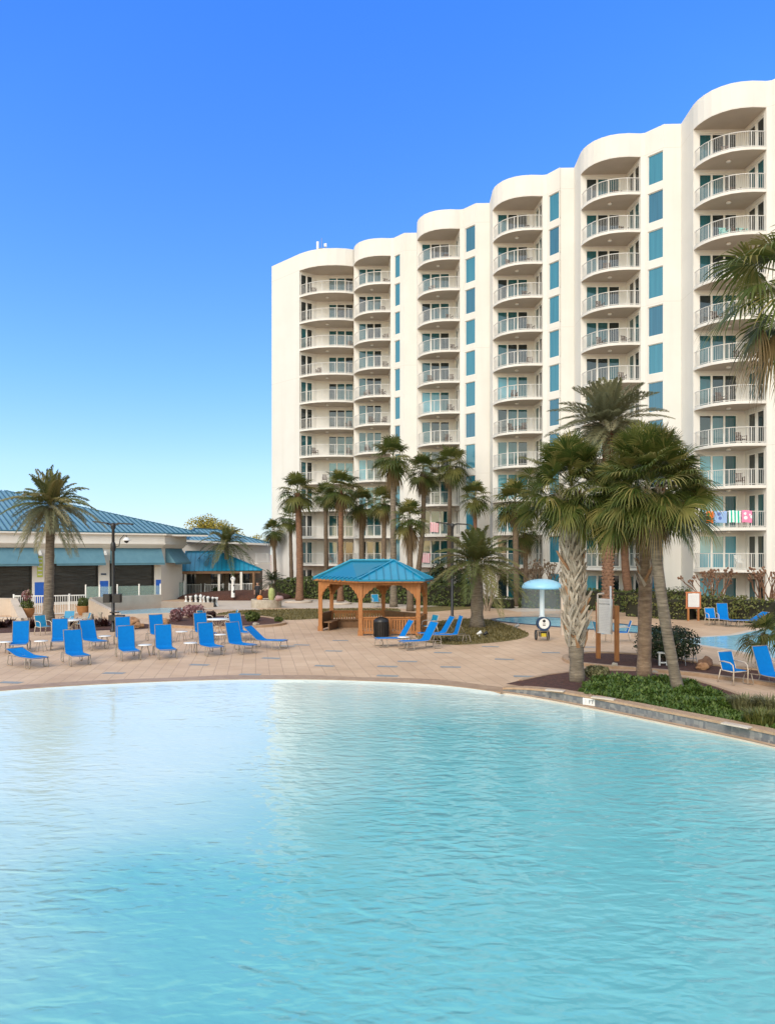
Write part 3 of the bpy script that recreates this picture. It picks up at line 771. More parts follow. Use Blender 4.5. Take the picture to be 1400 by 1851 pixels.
for px, Y in ((335, 67.4), (396, 68), (436, 68.2), (458.5, 68.4)):
    p = G(px, HY + HC * F / Y); m = MB(); m.box((p.x - PO.x, p.y - PO.y, wz / 2), (.2, .2, wz)); m.build('post', 'clubwall' if px != 458.5 else 'wood_dark', porch)

# far white annexe with blue roof
an = thing('annexe_building', 'white annexe with a blue hip roof behind the porch', 'building', (-17, 88, 0)); AO = Vector((-17, 88, 0))
a0, a1 = P(300, 978, 78), P(492, 984, 84)
mb = MB(); q0, q1 = Vector((a0.x, a0.y + .4, 0)), Vector((a1.x - .3, a1.y + .4, 0)); zt = a0.z - .15
b0, b1 = q0 + Vector((-3, 14, 0)), q1 + Vector((-3, 14, 0))
for p, q in ((q0, q1), (q1, b1), (b1, b0), (b0, q0)): wall_open(mb, (p.x, p.y), (q.x, q.y), 0, zt, [])
mb.v = [tuple(Vector(v) - AO) for v in mb.v]; mb.build('wall', 'clubwall', an)
mb = MB(); hiproof(mb, P(338, 976, 77.9) - AO, P(493, 983, 83.4) - AO, 10, 1.45, 2.6, 4.6, .5); mb.build('roof', ['roof', 'roof_seam'], an)
mb = MB(); mb.bar(P(330, 977.4, 77.55) - AO, P(493, 984.6, 83.35) - AO, .2, .22); mb.build('fascia', 'clubwall', an)
mb = MB(); p0, p1 = P(461, 1017, 80.2), P(487, 1017, 81.4)
mb2 = rail_mesh([(p0.x - AO.x, p0.y - AO.y), (p1.x - AO.x, p1.y - AO.y)], p0.z, 1.0, .14, 1.5); mb2.build('railing', 'white', an)
mb = MB(); mb.bar(p0 - AO - Vector((0, -.3, .1)), p1 - AO - Vector((0, -.3, .1)), .9, .16); mb.build('balcony_slab', 'clubwall', an)
# ================================================================== GROUND AND POOL
edge_px = [(0, 1250), (100, 1242.5), (200, 1237), (320, 1232), (450, 1229), (600, 1230), (750, 1236), (830, 1243), (905, 1253)]
wall_px = [(905, 1254), (960, 1262), (1060, 1281), (1200, 1310), (1300, 1331), (1400, 1354), (1480, 1376)]
WZ = -.05
far = [G(*p, -.02) for p in edge_px]
wl = [G(*p, WZ) for p in wall_px]
cen = Vector((-3.2, 9.5))
# close the outline behind the camera with an ellipse
def ang(p): return math.atan2(p.y - cen.y, p.x - cen.x)
a1 = ang(wl[-1]); r1 = (wl[-1].xy - cen).length; a0 = ang(far[0]); r0 = (far[0].xy - cen).length
tail = []
for k in range(1, 40):
    t = k / 40; a = a1 - t * (2 * PI - (a0 - a1)); rr = r1 + (r0 - r1) * t + 1.0 * math.sin(PI * t)
    tail.append(Vector((cen.x + rr * math.cos(a), cen.y + rr * math.sin(a), 0)))
def dens(pts, n=4):
    out = []
    for i in range(len(pts) - 1):
        p0 = pts[max(i - 1, 0)]; p1 = pts[i]; p2 = pts[i + 1]; p3 = pts[min(i + 2, len(pts) - 1)]
        for j in range(n):
            t = j / n
            q = .5 * ((2 * p1) + (p2 - p0) * t + (2 * p0 - 5 * p1 + 4 * p2 - p3) * t * t + (3 * p1 - p0 - 3 * p2 + p3) * t ** 3); out.append(q)
    return out + [pts[-1]]
farD = dens(far); wlD = dens(wl)
outl = [p.xy.copy() for p in farD] + [p.xy.copy() for p in wlD[1:]] + [p.xy.copy() for p in tail]
NO = len(outl); NF, NWL = len(farD), len(wlD) - 1
iswall = [NF - 1 <= i < NF + NWL for i in range(NO)]
# deck: one sheet out to the horizon with the pool cut out of it
vs = [(p.x, p.y, 0) for p in outl]; fs = []
for s_ in (1.06, 1.6, 4, 30, 170):
    for p in outl:
        q = cen + (p - cen) * s_ ; vs.append((q.x, q.y, 0))
for r in range(5):
    for i in range(NO):
        j = (i + 1) % NO; fs.append((r * NO + j, r * NO + i, (r + 1) * NO + i, (r + 1) * NO + j))
me = bpy.data.meshes.new('deck'); me.from_pydata(vs, [], fs); me.materials.append(M['deck']); deck = bpy.data.objects.new('deck', me); col.objects.link(deck); struct(deck)
bm = bmesh.new(); bm.from_mesh(me); bmesh.ops.recalc_face_normals(bm, faces=bm.faces[:])
if sum(f.normal.z for f in bm.faces) < 0: bmesh.ops.reverse_faces(bm, faces=bm.faces[:])
bm.to_mesh(me); bm.free()
# coping band (wet stained beach edge) round the pool
M['coping'] = mat('wet_sandstone', (.31, .19, .115), (.42, .28, .18), 2.5, .6, bump=.3, bscale=14)
vs = []; fs = []
for i, p in enumerate(outl):
    d = (p - cen).normalized(); wd = .75 + .25 * noise.noise(Vector((p.x * .5, p.y * .5, 0)))
    for k, z in ((0, -.12), (0, .004), (wd, .0045)):
        q = p + d * k; vs.append((q.x, q.y, z))
fs = [(i * 3 + k, ((i + 1) % NO) * 3 + k, ((i + 1) % NO) * 3 + k + 1, i * 3 + k + 1) for i in range(NO) for k in (0, 1) if not (iswall[i] and iswall[(i + 1) % NO])]
me = bpy.data.meshes.new('pool_coping'); me.from_pydata(vs, [], fs); me.materials.append(M['coping']); o = bpy.data.objects.new('pool_coping', me); col.objects.link(o); struct(o)
# water sheet; its 'depth' value holds shallow edges plus a painted pale sky reflection
vs = []; tint_mix = []; fs = []
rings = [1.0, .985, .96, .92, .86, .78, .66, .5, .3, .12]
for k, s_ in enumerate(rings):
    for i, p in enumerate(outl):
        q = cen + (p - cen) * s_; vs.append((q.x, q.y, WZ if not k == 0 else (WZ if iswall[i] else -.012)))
        e = 1 - s_; ss = lambda v: (lambda t: t * t * (3 - 2 * t))(max(0, min(1, v))); lim = min(1, .12 + .88 * ss((q.x + 5.5) / 7.5) + .8 * ss((15.0 - q.y) / 11.0)); sl_ = 1.3 + 2.0 * ss((q.x + 4) / 7); wb = max(0, min(.55, (i - NF) * .035)) if iswall[i] else 0; tint_mix.append(max(0, lim * min(1, wb + e * sl_)))
vs.append((cen.x, cen.y, WZ)); tint_mix.append(1)
for r in range(len(rings) - 1):
    for i in range(NO):
        j = (i + 1) % NO; fs.append((r * NO + i, r * NO + j, (r + 1) * NO + j, (r + 1) * NO + i))
for i in range(NO): fs.append(((len(rings) - 1) * NO + i, (len(rings) - 1) * NO + (i + 1) % NO, len(vs) - 1))
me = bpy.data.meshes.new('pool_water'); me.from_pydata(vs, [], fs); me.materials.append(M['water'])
at = me.attributes.new('depth', 'FLOAT', 'POINT'); at.data.foreach_set('value', tint_mix)
bm = bmesh.new(); bm.from_mesh(me); bmesh.ops.recalc_face_normals(bm, faces=bm.faces[:])
if sum(f.normal.z * f.calc_area() for f in bm.faces) < 0: bmesh.ops.reverse_faces(bm, faces=bm.faces[:])
for f in bm.faces: f.smooth = True
bm.to_mesh(me); bm.free()
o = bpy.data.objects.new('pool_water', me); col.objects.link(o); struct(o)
# raised pool wall on the right: coping brick, navy tile band, pale ledge at the waterline
pw = thing('pool_wall', 'low curved pool wall with brick coping and dark tile band', 'wall', (6, 18, 0)); PW = Vector((6, 18, 0))
n = len(wlD); bd = MB(); cp = MB(); ld = MB()
HW = []
for i, p in enumerate(wlD):
    d = (p.xy - cen).normalized(); HW.append((p.xy, d, .05 + .15 * min(1, i / 6)))
def ringq(mb, prof):
    rows = []
    for xy, d, h in HW:
        rows.append([Vector((xy.x + d.x * o - PW.x, xy.y + d.y * o - PW.y, (h + z if z >= -.01 and rel else z))) for o, z, rel in prof])
    for a, b in zip(rows, rows[1:]):
        for k in range(len(prof) - 1): mb.quad(a[k], b[k], b[k + 1], a[k + 1])
ringq(ld, [(.0, -.14, 0), (.0, -.012, 0), (.16, -.008, 0), (.16, .0, 0)]); ld.build('ledge', 'conc', pw)
ringq(bd, [(.16, -.03, 0), (.16, -.005, 1)]); bd.build('tile_band', 'bandblue', pw)
ringq(cp, [(.13, -.006, 1), (.13, .05, 1), (.46, .055, 1), (.46, -.12, 0)]); cp.build('coping', 'curb', pw)
nt = M['bandblue'].node_tree; N = nt.nodes; L = nt.links
vo = N.new('ShaderNodeTexVoronoi'); vo.distance = 'CHEBYCHEV'; vo.inputs['Randomness'].default_value = .35; vo.inputs['Scale'].default_value = 11; tc = N.new('ShaderNodeTexCoord'); L.new(tc.outputs['Object'], vo.inputs[0])
cr = N.new('ShaderNodeValToRGB'); cr.color_ramp.elements[0].color = (.12, .125, .14, 1); cr.color_ramp.elements[1].color = (.25, .245, .235, 1); sx = N.new('ShaderNodeSeparateXYZ')
L.new(vo.outputs['Color'], sx.inputs[0]); L.new(sx.outputs[0], cr.inputs[0]); L.new(cr.outputs[0], N['Principled BSDF'].inputs['Base Color'])
# depth marker tile
i = next(k for k in range(n) if (wlD[k].x / wlD[k].y * F + 700) > 1046)
xy, d, h = HW[i]; tg = Vector((d.y, -d.x)); rz_ = math.atan2(-d.x, d.y)
dm = thing('depth_marker', 'white depth marker tile reading 3 FT on the dark tile band', 'sign', (xy.x + d.x * .125, xy.y + d.y * .125, .0), rz_)
mb = MB(); mb.box((0, 0, .105), (.34, .02, .18)); mb.build('tile', 'board', dm)
def text(body, size, m, parent, loc, rot=(PI / 2, 0, 0), name='lettering'):
    c = bpy.data.curves.new('t', 'FONT'); c.body = body; c.size = size; c.align_x = 'CENTER'; c.align_y = 'CENTER'; c.extrude = .002
    tmp = bpy.data.objects.new('t', c); col.objects.link(tmp)
    dg = bpy.context.evaluated_depsgraph_get(); me = bpy.data.meshes.new_from_object(tmp.evaluated_get(dg))
    bpy.data.objects.remove(tmp); me.materials.clear(); me.materials.append(M[m])
    o = bpy.data.objects.new(name, me); col.objects.link(o); o.parent = parent; o.location = loc; o.rotation_euler = rot; return o
text('FT', .14, 'ink', dm, (.07, -.014, .105)); text('3', .14, 'ink_pale', dm, (-.095, -.014, .105))
for px, py in ((1003, 1248), (1090, 1262), (1330, 1311)):
    p = G(px, py, .27); a = math.atan2(-(p.xy - cen).normalized().x, (p.xy - cen).normalized().y)
    sheet_o = MB(); sheet_o.box((0, 0, 0), (.5 if px < 1050 else .6, .2, .03), a + .1); o = sheet_o.build('coping_slab', 'conc', None, (p.x, p.y, .268)); struct(o)

# flush blue tiles in the paving
M['bluetile'] = mat('slate_blue_tile', (.22, .235, .235), (.30, .305, .29), 5, .6)
for k, (px, py) in enumerate([(20, 1234), (206, 1217), (452, 1219.5), (360, 1202), (490, 1190), (586, 1204), (700, 1222), (603, 1177), (615, 1158), (814, 1206), (800, 1180), (911, 1192), (886, 1169), (948, 1223), (995, 1180), (1068, 1170),
          (1360, 1263), (1070, 1178), (545, 1166), (519, 1168), (736, 1196), (1195, 1182), (700, 1205)]):
    p = G(px, py); m = MB(); m.quad(*[(x * .36, y * .16, 0) for x, y in ((-1, -1), (1, -1), (1, 1), (-1, 1))]); o = m.build('paving_tile', 'bluetile', None, (p.x, p.y, .005)); o.rotation_euler = (0, 0, rad(-10 + 4 * math.sin(k))); struct(o)
def gp(l, z=0): return [G(x, y, z) for x, y in l]
# lawns, paths, beds
sheet('lawn', smooth_loop(gp([(392, 1110), (430, 1104), (500, 1102), (640, 1100), (720, 1101), (700, 1112), (585, 1118), (520, 1121), (460, 1117), (410, 1118)])), .006, 'lawn')
sheet('lawn', smooth_loop(gp([(770, 1135), (790, 1124), (840, 1118.5), (885, 1121), (930, 1134), (955, 1146), (940, 1155), (890, 1162), (820, 1166), (768, 1160), (750, 1148)])), .006, 'lawn')
sheet('lawn', smooth_loop(gp([(740, 1101), (790, 1096), (860, 1094), (900, 1096), (880, 1099), (820, 1103), (770, 1106)])), .006, 'lawn')
sheet('path', gp([(380, 1098), (450, 1099), (590, 1099.5), (700, 1098), (760, 1103), (900, 1100), (935, 1106), (1060, 1103), (1200, 1111), (1400, 1122), (1400, 1117), (1200, 1104), (1050, 1097), (900, 1093), (760, 1090), (640, 1084), (500, 1084), (380, 1086)]), .004, 'conc')
sheet('mulch_bed', gp([(480, 1082), (640, 1084), (780, 1090), (900, 1094), (1060, 1099), (1200, 1106), (1420, 1118), (1500, 1090), (1200, 1078), (900, 1070), (480, 1066)]), .008, 'mulch_red')
isl = smooth_loop(gp([(282, 1127), (340, 1119), (430, 1115), (480, 1118), (512, 1126), (503, 1131), (450, 1135), (380, 1136.5), (310, 1133.5)]))
struct(curb('bed_curb', isl, .25, .12, 'curb')); sheet('mulch_bed', isl, .09, 'mulch')
lft = smooth_loop(gp([(-90, 1138), (0, 1125), (100, 1123), (180, 1121), (240, 1126), (275, 1130), (270, 1136), (210, 1139), (120, 1141), (0, 1145), (-90, 1152)]))
sheet('mulch_bed', lft, .01, 'mulch')
mnd = MB(); p = G(415, 1082); mnd.blob((0, 0, 0), (5.2, 3, .75), 4, .2, 3); o = mnd.build('mulch_mound', 'mulch', None, (p.x + .8, p.y, 0)); struct(o)
bed2 = smooth_loop(gp([(1022, 1190), (1060, 1183), (1120, 1184), (1180, 1189), (1250, 1200), (1330, 1211), (1440, 1222), (1440, 1243), (1330, 1231), (1250, 1221), (1160, 1213), (1080, 1206), (1035, 1200)]))
sheet('mulch_bed', bed2, .06, 'mulch'); struct(curb('bed_curb', bed2, .22, .11, 'curb'))
# planting bed behind the pool wall, raised
inner = [Vector((xy.x + d.x * .4, xy.y + d.y * .4)) for xy, d, h in HW]
fb_out = gp([(1500, 1318), (1400, 1297), (1340, 1268), (1290, 1250), (1240, 1235), (1150, 1222), (1060, 1220), (990, 1229), (940, 1240)])
fb = [p for p in inner] + [p.xy for p in fb_out]
fb = [Vector((p.x, p.y)) for p in fb]
sheet('mulch_bed', fb, .17, 'mulch'); struct(curb('bed_curb', [Vector((p.x, p.y)) for p in fb_out], .16, .19, 'curb', closed=False))
# side pools
kp = smooth_loop(gp([(890, 1120), (930, 1116), (1000, 1116.5), (1080, 1124), (1160, 1133), (1215, 1142), (1180, 1146), (1080, 1139), (980, 1131), (915, 1125)]))
sheet('side_pool_water', kp, .012, 'water2'); struct(curb('pool_coping', kp, .35, .02, 'navy'))
rp = smooth_loop(gp([(1190, 1160), (1262, 1152), (1320, 1148), (1360, 1140), (1440, 1128), (1480, 1150), (1440, 1195), (1380, 1188), (1320, 1176), (1250, 1165)]))
sheet('side_pool_water', rp, .012, 'water2'); struct(curb('pool_coping', rp, .35, .016, 'conc'))
# raised basin by the clubhouse
rb = thing('raised_basin', 'cream walled raised water basin in front of the clubhouse', 'basin', G(230, 1100)); RB = rb.location.copy()
m = MB(); A_ = [G(163, 1114), G(212, 1118), G(330, 1114), G(345, 1100), G(292, 1092), G(165, 1104)]
def wallseg(m, p, q, h0, h1, w=.3):
    p = p - RB; q = q - RB; d = (q - p).normalized(); s = Vector((-d.y, d.x, 0)) * w / 2
    vs = [p - s, q - s, q + s, p + s]; m.add([*vs, *[v + Vector((0, 0, h)) for v, h in zip(vs, (h0, h1, h1, h0))]], [(4, 5, 6, 7), (0, 1, 5, 4), (1, 2, 6, 5), (2, 3, 7, 6), (3, 0, 4, 7)])
wallseg(m, G(164, 1112.5), G(215, 1118), 1.05, .30); wallseg(m, G(164, 1110), G(290, 1101), 1.1, 1.05); wallseg(m, G(290, 1101), G(385, 1098), .55, .35); wallseg(m, G(215, 1118), G(330, 1114), .25, .25)
m.build('wall', 'conc', rb)
m = MB(); m.poly([p - RB + Vector((0, 0, .16)) for p in (G(212, 1117), G(330, 1113), G(345, 1103), G(292, 1103), G(205, 1109))]); m.build('water', 'water2', rb)
lw = thing('low_ledge', 'sloping cream ledge wall at the left end of the terrace', 'wall', G(20, 1118)); RB = lw.location.copy()
m = MB(); wallseg(m, G(-60, 1113), G(24, 1112), 1.15, 1.1, .5); wallseg(m, G(24, 1112), G(42, 1123), 1.1, .2, .45); wallseg(m, G(-60, 1121), G(42, 1123), .2, .2, .4); m.build('wall', 'conc', lw)
# chess plinth
struct(sheet('paved_pad', gp([(300, 1100), (470, 1103), (450, 1093), (300, 1092)]), .009, 'conc'))

# ================================================================== GAZEBO
gz = thing('gazebo', 'six sided cedar gazebo with turquoise metal hip roof', 'gazebo', (-.77, 38.65, 0)); GO = Vector((-.77, 38.65, 0))
pts = [Vector(p) - GO for p in ((-1.32, 36.5, 0), (1.5, 36.6, 0), (1.94, 38.5, 0), (-.22, 40.8, 0), (-3.04, 40.7, 0), (-3.48, 38.8, 0))]
ev = [p * 1.0 + Vector((p.x, p.y, 0)).normalized() * .5 for p in pts]
ev = [Vector(p) - GO for p in ((-1.43, 36.0, 2.74), (1.78, 36.12, 2.74), (2.33, 38.3, 2.74), (-.11, 41.3, 2.74), (-3.32, 41.2, 2.74), (-3.87, 39.0, 2.74))]
rl, rr = Vector((-1.88, 38.75, 3.66)) - GO, Vector((.33, 38.55, 3.66)) - GO
m = MB()
for poly in ([ev[0], ev[1], rr], [ev[1], ev[2], rr], [ev[2], ev[3], rr], [ev[3], ev[4], rl, rr], [ev[4], ev[5], rl], [ev[5], ev[0], rr, rl]):
    roof_face(m, poly, .36, .045, .05)
for a, b in ((ev[0], rr), (ev[1], rr), (ev[2], rr), (ev[5], rl), (ev[4], rl), (ev[3], rr), (rl, rr)): m.bar(a + Vector((0, 0, .03)), b + Vector((0, 0, .03)), .12, .06, 0)
for i in range(6): m.bar(ev[i] - Vector((0, 0, .03)), ev[(i + 1) % 6] - Vector((0, 0, .03)), .05, .09, 1)
m.build('roof', ['groof', 'groof_seam'], gz)
m = MB(); U = Vector((0, 0, 1))
for i in range(6):
    a, b = pts[i], pts[(i + 1) % 6]
    m.bar(a + U * 2.57, b + U * 2.57, .09, .24)
    e1_, e2_ = ev[i] * .985, ev[(i + 1) % 6] * .985; e1_.z = e2_.z = 2.66
    m.bar(e1_, e2_, .05, .12)
    L_ = (b - a).length
    k = .25
    while k < L_:      # rafter ends under the eave
        p = a + (b - a) * k / L_; o_ = p.normalized(); o_ = Vector((p.x, p.y, 0)).normalized(); m.bar(p + U * 2.70 - o_ * .3, p + U * 2.66 + o_ * .4, .04, .08); k += .3
m.build('beam', 'wood', gz)
for p in pts:
    m = MB(); m.box((p.x, p.y, 1.28), (.2, .2, 2.56)); m.box((p.x, p.y, .12), (.25, .25, .24)); m.box((p.x, p.y, .93), (.23, .23, .06)); m.build('post', 'wood', gz)
def brace(a, b):
    d = (b - a).normalized(); q = lambda u, z: a + d * u + U * z
    prof = [(.1, 2.45), (.80, 2.45), (.76, 2.36), (.62, 2.33), (.55, 2.22), (.43, 2.19), (.35, 2.06), (.24, 2.02), (.18, 1.86), (.1, 1.78)]
    s_ = Vector((-d.y, d.x, 0)) * .04; mb = MB(); nn = len(prof)
    vs = [q(*p) - s_ for p in prof] + [q(*p) + s_ for p in prof]
    mb.add(vs, [tuple(range(nn)), tuple(reversed(range(nn, 2 * nn)))] + [(i, (i + 1) % nn, nn + (i + 1) % nn, nn + i) for i in range(nn)]); mb.build('brace', 'wood', gz)
for i in range(6): brace(pts[i], pts[(i + 1) % 6]); brace(pts[(i + 1) % 6], pts[i])
def grail(a, b, m_='wood', solid=False):
    mb = MB(); d = (b - a).normalized(); a = a + d * .1; b = b - d * .1; L_ = (b - a).length
    mb.bar(a + U * .88, b + U * .88, .15, .06); mb.bar(a + U * .80, b + U * .80, .05, .10); mb.bar(a + U * .14, b + U * .14, .05, .12)
    if L_ > 2.4: c = (a + b) / 2; mb.bar(c + U * .02, c + U * .85, .12, .12, up=d)
    k = .07
    while k < L_ - .03:
        p = a + d * k; mb.bar(p + U * .2, p + U * .76, .085 if not solid else .13, .03, up=Vector((-d.y, d.x, 0))); k += .135
    mb.build('railing', m_, gz)
grail(pts[0], pts[1]); grail(pts[1], pts[2]); grail(pts[2], pts[3], 'wood_dark', True); grail(pts[3], pts[4]); grail(pts[4], pts[5], 'wood_dark', True)
m = MB()
for a, b in ((pts[3], pts[4]), (pts[4], pts[5]), (pts[2], pts[3])):
    q, r = a * .86, b * .86; m.bar(q + U * .44, r + U * .44, .42, .05); m.bar(q * .98 + U * .2, r * .98 + U * .2, .05, .42)
m.build('bench', 'wood_dark', gz)
# bin in front of the gazebo
p = G(689, 1152); tb = thing('trash_bin', 'black ribbed trash bin in front of the gazebo railing', 'bin', (p.x, p.y, 0))
m = MB(); m.lathe([(.30, 0), (.34, .04), (.35, .7), (.36, .72), (.36, .76)], 20)
for k in range(20): a = 2 * PI * k / 20; m.box((.35 * math.cos(a), .35 * math.sin(a), .38), (.05, .03, .66), a)
m.build('body', 'black', tb); m = MB(); m.lathe([(.37, .76), (.35, .84), (.24, .93), (.1, .97), (0, .98)], 20); m.build('lid', 'black', tb)

# ================================================================== POOL FURNITURE
def make_lounger(rec, sling='sling'):
    t = thing('sun_lounger', 'x', 'sun lounger', group='blue sun loungers round the pool')
    ca, sa = math.cos(rad(rec)), math.sin(rad(rec)); hw = .30; h = .36
    bl = .86
    prof = [(-bl * ca, h + bl * sa), (-bl * .5 * ca + .012, h + bl * .5 * sa - .012), (-.05 * ca, h + .05 * sa), (.08, h - .02), (.55, h - .015), (1.0, h + .005), (1.16, h - .01)]
    def slm(pr, nm):
        m = MB(); k = len(pr); nn = []
        for i in range(k):
            a, b = pr[max(i - 1, 0)], pr[min(i + 1, k - 1)]; dx, dz = b[0] - a[0], b[1] - a[1]; ll = math.hypot(dx, dz); nn.append((-dz / ll * .009, dx / ll * .009))
        vs = []
        for s in (-1, 1):
            for (x, z), (nx_, nz_) in zip(pr, nn):
                for y in (-hw, 0, hw): vs.append((x + nx_ * s, y, z + nz_ * s - (.035 if y == 0 and 0 < pr.index((x, z)) < k - 1 else .012 if y == 0 else 0)))
        fs = []
        o = k * 3
        for i in range(k - 1):
            for j in range(2):
                q = (i * 3 + j, i * 3 + j + 1, i * 3 + j + 4, i * 3 + j + 3); fs.append(tuple(reversed(q))); fs.append(tuple(x + o for x in q))
            fs.append((i * 3, i * 3 + 3, o + i * 3 + 3, o + i * 3)); fs.append((i * 3 + 5, i * 3 + 2, o + i * 3 + 2, o + i * 3 + 5))
        for i in (0, (k - 1) * 3): fs += [(i, i + 1, o + i + 1, o + i), (i + 1, i + 2, o + i + 2, o + i + 1)]
        m.add(vs, fs, 0, False); m.build(nm, sling, t)
    slm(prof[:3], 'backrest'); slm(prof[2:], 'seat')
    f = MB()
    for y in (-hw - .015, hw + .015):
        f.tube([(-bl * ca - .02 * ca, y, h + bl * sa + .02), (-.02, y, h), (.3, y, h - .02), (1.14, y, h)], .014, 6)
    f.tube([(-bl * ca, -hw, h + bl * sa + .01), (-bl * ca, hw, h + bl * sa + .01)], .013, 6); f.tube([(1.15, -hw - .015, h), (1.15, hw + .015, h)], .014, 6)
    f.tube([(0, -hw - .02, h - .02), (0, hw + .02, h - .02)], .012, 6)
    if rec > 20: 
        for y in (-hw, hw): f.tube([(-.45 * ca, y, h + .45 * sa), (-.42, y, h - .03)], .009, 5)
    for y in (-hw, hw): f.tube([(-.55, y, h - .03), (.0, y, h - .02)], .013, 6)
    f.build('frame', 'tan_metal', t)
    for x0 in (-.42, .92):
        for y in (-hw - .03, hw + .03):
            l = MB(); l.tube([(x0 - .12, y, h - .03), (x0 - .20, y, .06), (x0 - .16, y, .014), (x0 + .16, y, .014), (x0 + .20, y, .06), (x0 + .12, y, h - .02)], .017, 6); l.build('leg', 'tan_metal', t)
    return t
LP = {}
JR = random.Random(31)
def lounger(px, py, dr, rec, label, sling='sling'):
    dr += JR.uniform(-7, 7)
    p = G(px, py); key = (rec, sling); d = Vector((math.cos(rad(dr)), math.sin(rad(dr)), 0)); loc = p - d * .28; loc.z = .006
    if key not in LP: o = LP[key] = make_lounger(rec, sling); o.location = loc; o.rotation_euler = (0, 0, rad(dr)); o['label'] = label
    else: dup(LP[key], loc, rad(dr), label)
for a in [
    (36, 1177, -62, 74, 'upright blue lounger at the far left edge of the deck'),
    (108, 1171, -62, 74, 'upright blue lounger behind the left foremost pair, beside a white table'),
    (51, 1204, -38, 12, 'blue lounger folded nearly flat at the left front of the deck'),
    (137, 1199, -58, 70, 'blue lounger standing foremost beside the flat one'),
    (167, 1172, -42, 66, 'blue lounger in the second row left of the lamp post'),
    (224, 1166, -58, 74, 'blue lounger directly in front of the black lamp post'),
    (231, 1190, -58, 74, 'blue lounger right of the lamp post in the front row'),
    (287, 1160, -60, 74, 'blue lounger in the rear row in front of the orange boulders'),
    (298, 1187, -60, 76, 'front row blue lounger between two small white tables'),
    (368, 1156, -58, 76, 'blue lounger in the rear row left of the round white table'),
    (378, 1182, -60, 76, 'front row blue lounger right of a small white table'),
    (434, 1155, -45, 70, 'blue lounger in the rear row right of the round white table'),
    (432, 1179, -48, 70, 'front row blue lounger second from the right of the left group'),
    (482, 1172, -22, 38, 'half reclined blue lounger at the right end of the left group'),
    (714, 1168, -160, 58, 'blue lounger with its back to the gazebo beside the black bin'),
    (758, 1173, -158, 58, 'blue lounger right of a small table near the gazebo, foremost of four'),
    (790, 1158, -158, 58, 'blue lounger half hidden behind others at the gazebo corner'),
    (812, 1161, -164, 72, 'blue lounger at the right end of the gazebo group by a lamp post'),
    (1311, 1131, -92, 80, 'upright blue lounger against the hedge beside the life ring'),
    (1352, 1133, -172, 30, 'low reclined blue lounger partly hidden behind a fan palm'),
    (1401, 1243, -64, 70, 'large blue lounger cut off by the right edge of the photo')]:
    lounger(*a)
def make_chair(sling):
    t = thing('sling_armchair', 'x', 'armchair', group='blue sling armchairs')
    s = MB(); s.box((.02, 0, .42), (.46, .50, .02)); s.build('seat', sling, t)
    b = MB(); b.bar((-.19, 0, .42), (-.36, 0, .93), .50, .02, up=Vector((1, 0, .3))); b.build('backrest', sling, t)
    f = MB()
    for y in (-.27, .27):
        f.tube([(.27, y, .4), (-.18, y, .40), (-.37, y, .95)], .016, 6); f.tube([(-.30, y, .66), (-.1, y, .68), (.16, y, .665), (.27, y, .60), (.30, y, .45), (.29, y, .01)], .019, 7); f.tube([(-.24, y, .42), (-.36, y, .01)], .018, 6)
    f.tube([(-.37, -.27, .95), (-.37, .27, .95)], .015, 6); f.tube([(.27, -.27, .4), (.27, .27, .4)], .015, 6); f.build('frame', 'cream_metal', t)
    return t
AC = {}
for px, py, dr, sl, label in [(78, 1148, -40, 'sling_teal', 'teal sling armchair left of the far left round table'), (121, 1138, -90, 'sling_teal', 'teal sling armchair behind the far left round table'), (150, 1142, -150, 'sling_teal', 'teal sling armchair right of the far left round table'),
        (371, 1136, -20, 'sling_teal', 'blue armchair left of the white table by the mulch island'), (417, 1135, -160, 'sling_teal', 'blue armchair right of the white table by the mulch island'),
        (776, 1147, -150, 'sling_teal', 'teal armchair behind the loungers at the gazebo corner'), (1325, 1236, -72, 'sling', 'blue armchair with cream arms on the path beside the boulder'),
        (1286, 1131, -92, 'sling', 'blue armchair against the hedge under the rules board'), (1125, 1160, 170, 'sling', 'blue armchair behind the right post of the rules sign'), (1088, 1162, 10, 'sling_teal', 'blue armchair seen under the rules sign'), (679, 1098, -75, 'sling_teal', 'blue armchair seen through the gazebo on the far path')]:
    p = G(px, py); p.z = .012 if px != 1325 else .006
    if sl not in AC: o = AC[sl] = make_chair(sl); o.location = p; o.rotation_euler = (0, 0, rad(dr)); o['label'] = label
    else: dup(AC[sl], p, rad(dr), label)
st = thing('side_table', 'x', 'side table', group='small white side tables between loungers')
m = MB(); m.lathe([(0, .415), (.255, .415), (.27, .43), (.265, .445), (0, .448)], 20); m.build('top', 'white', st)
for k in range(4):
    a = PI / 4 + k * PI / 2; l = MB(); l.tube([(.13 * math.cos(a), .13 * math.sin(a), .41), (.2 * math.cos(a), .2 * math.sin(a), .2), (.25 * math.cos(a), .25 * math.sin(a), .01)], .011, 6); l.build('leg', 'tan_metal', st)
for k, (px, py, label) in enumerate([(74, 1178, 'small white side table right of the far left lounger'), (189, 1168, 'small white side table beside the second row lounger left of the lamp post'), (262, 1186, 'small white side table between two front row loungers near the lamp post'),
        (328, 1159, 'small white side table in the rear row between orange boulders and pink shrub'), (344, 1182, 'small white side table left of the middle front lounger'), (729, 1170, 'small white side table between two loungers at the gazebo'), (10, 1180, 'small white side table cut by the left edge'), (398, 1165, 'small white side table behind the middle front lounger')]):
    p = G(px, py)
    if k == 0: st.location = p; st['label'] = label
    else: dup(st, p, .2 * k, label)
dt = thing('patio_table', 'x', 'table', group='round white patio tables')
m = MB(); m.lathe([(0, .69), (.56, .69), (.6, .705), (.59, .73), (0, .735)], 28); m.build('top', 'white', dt)
m = MB()
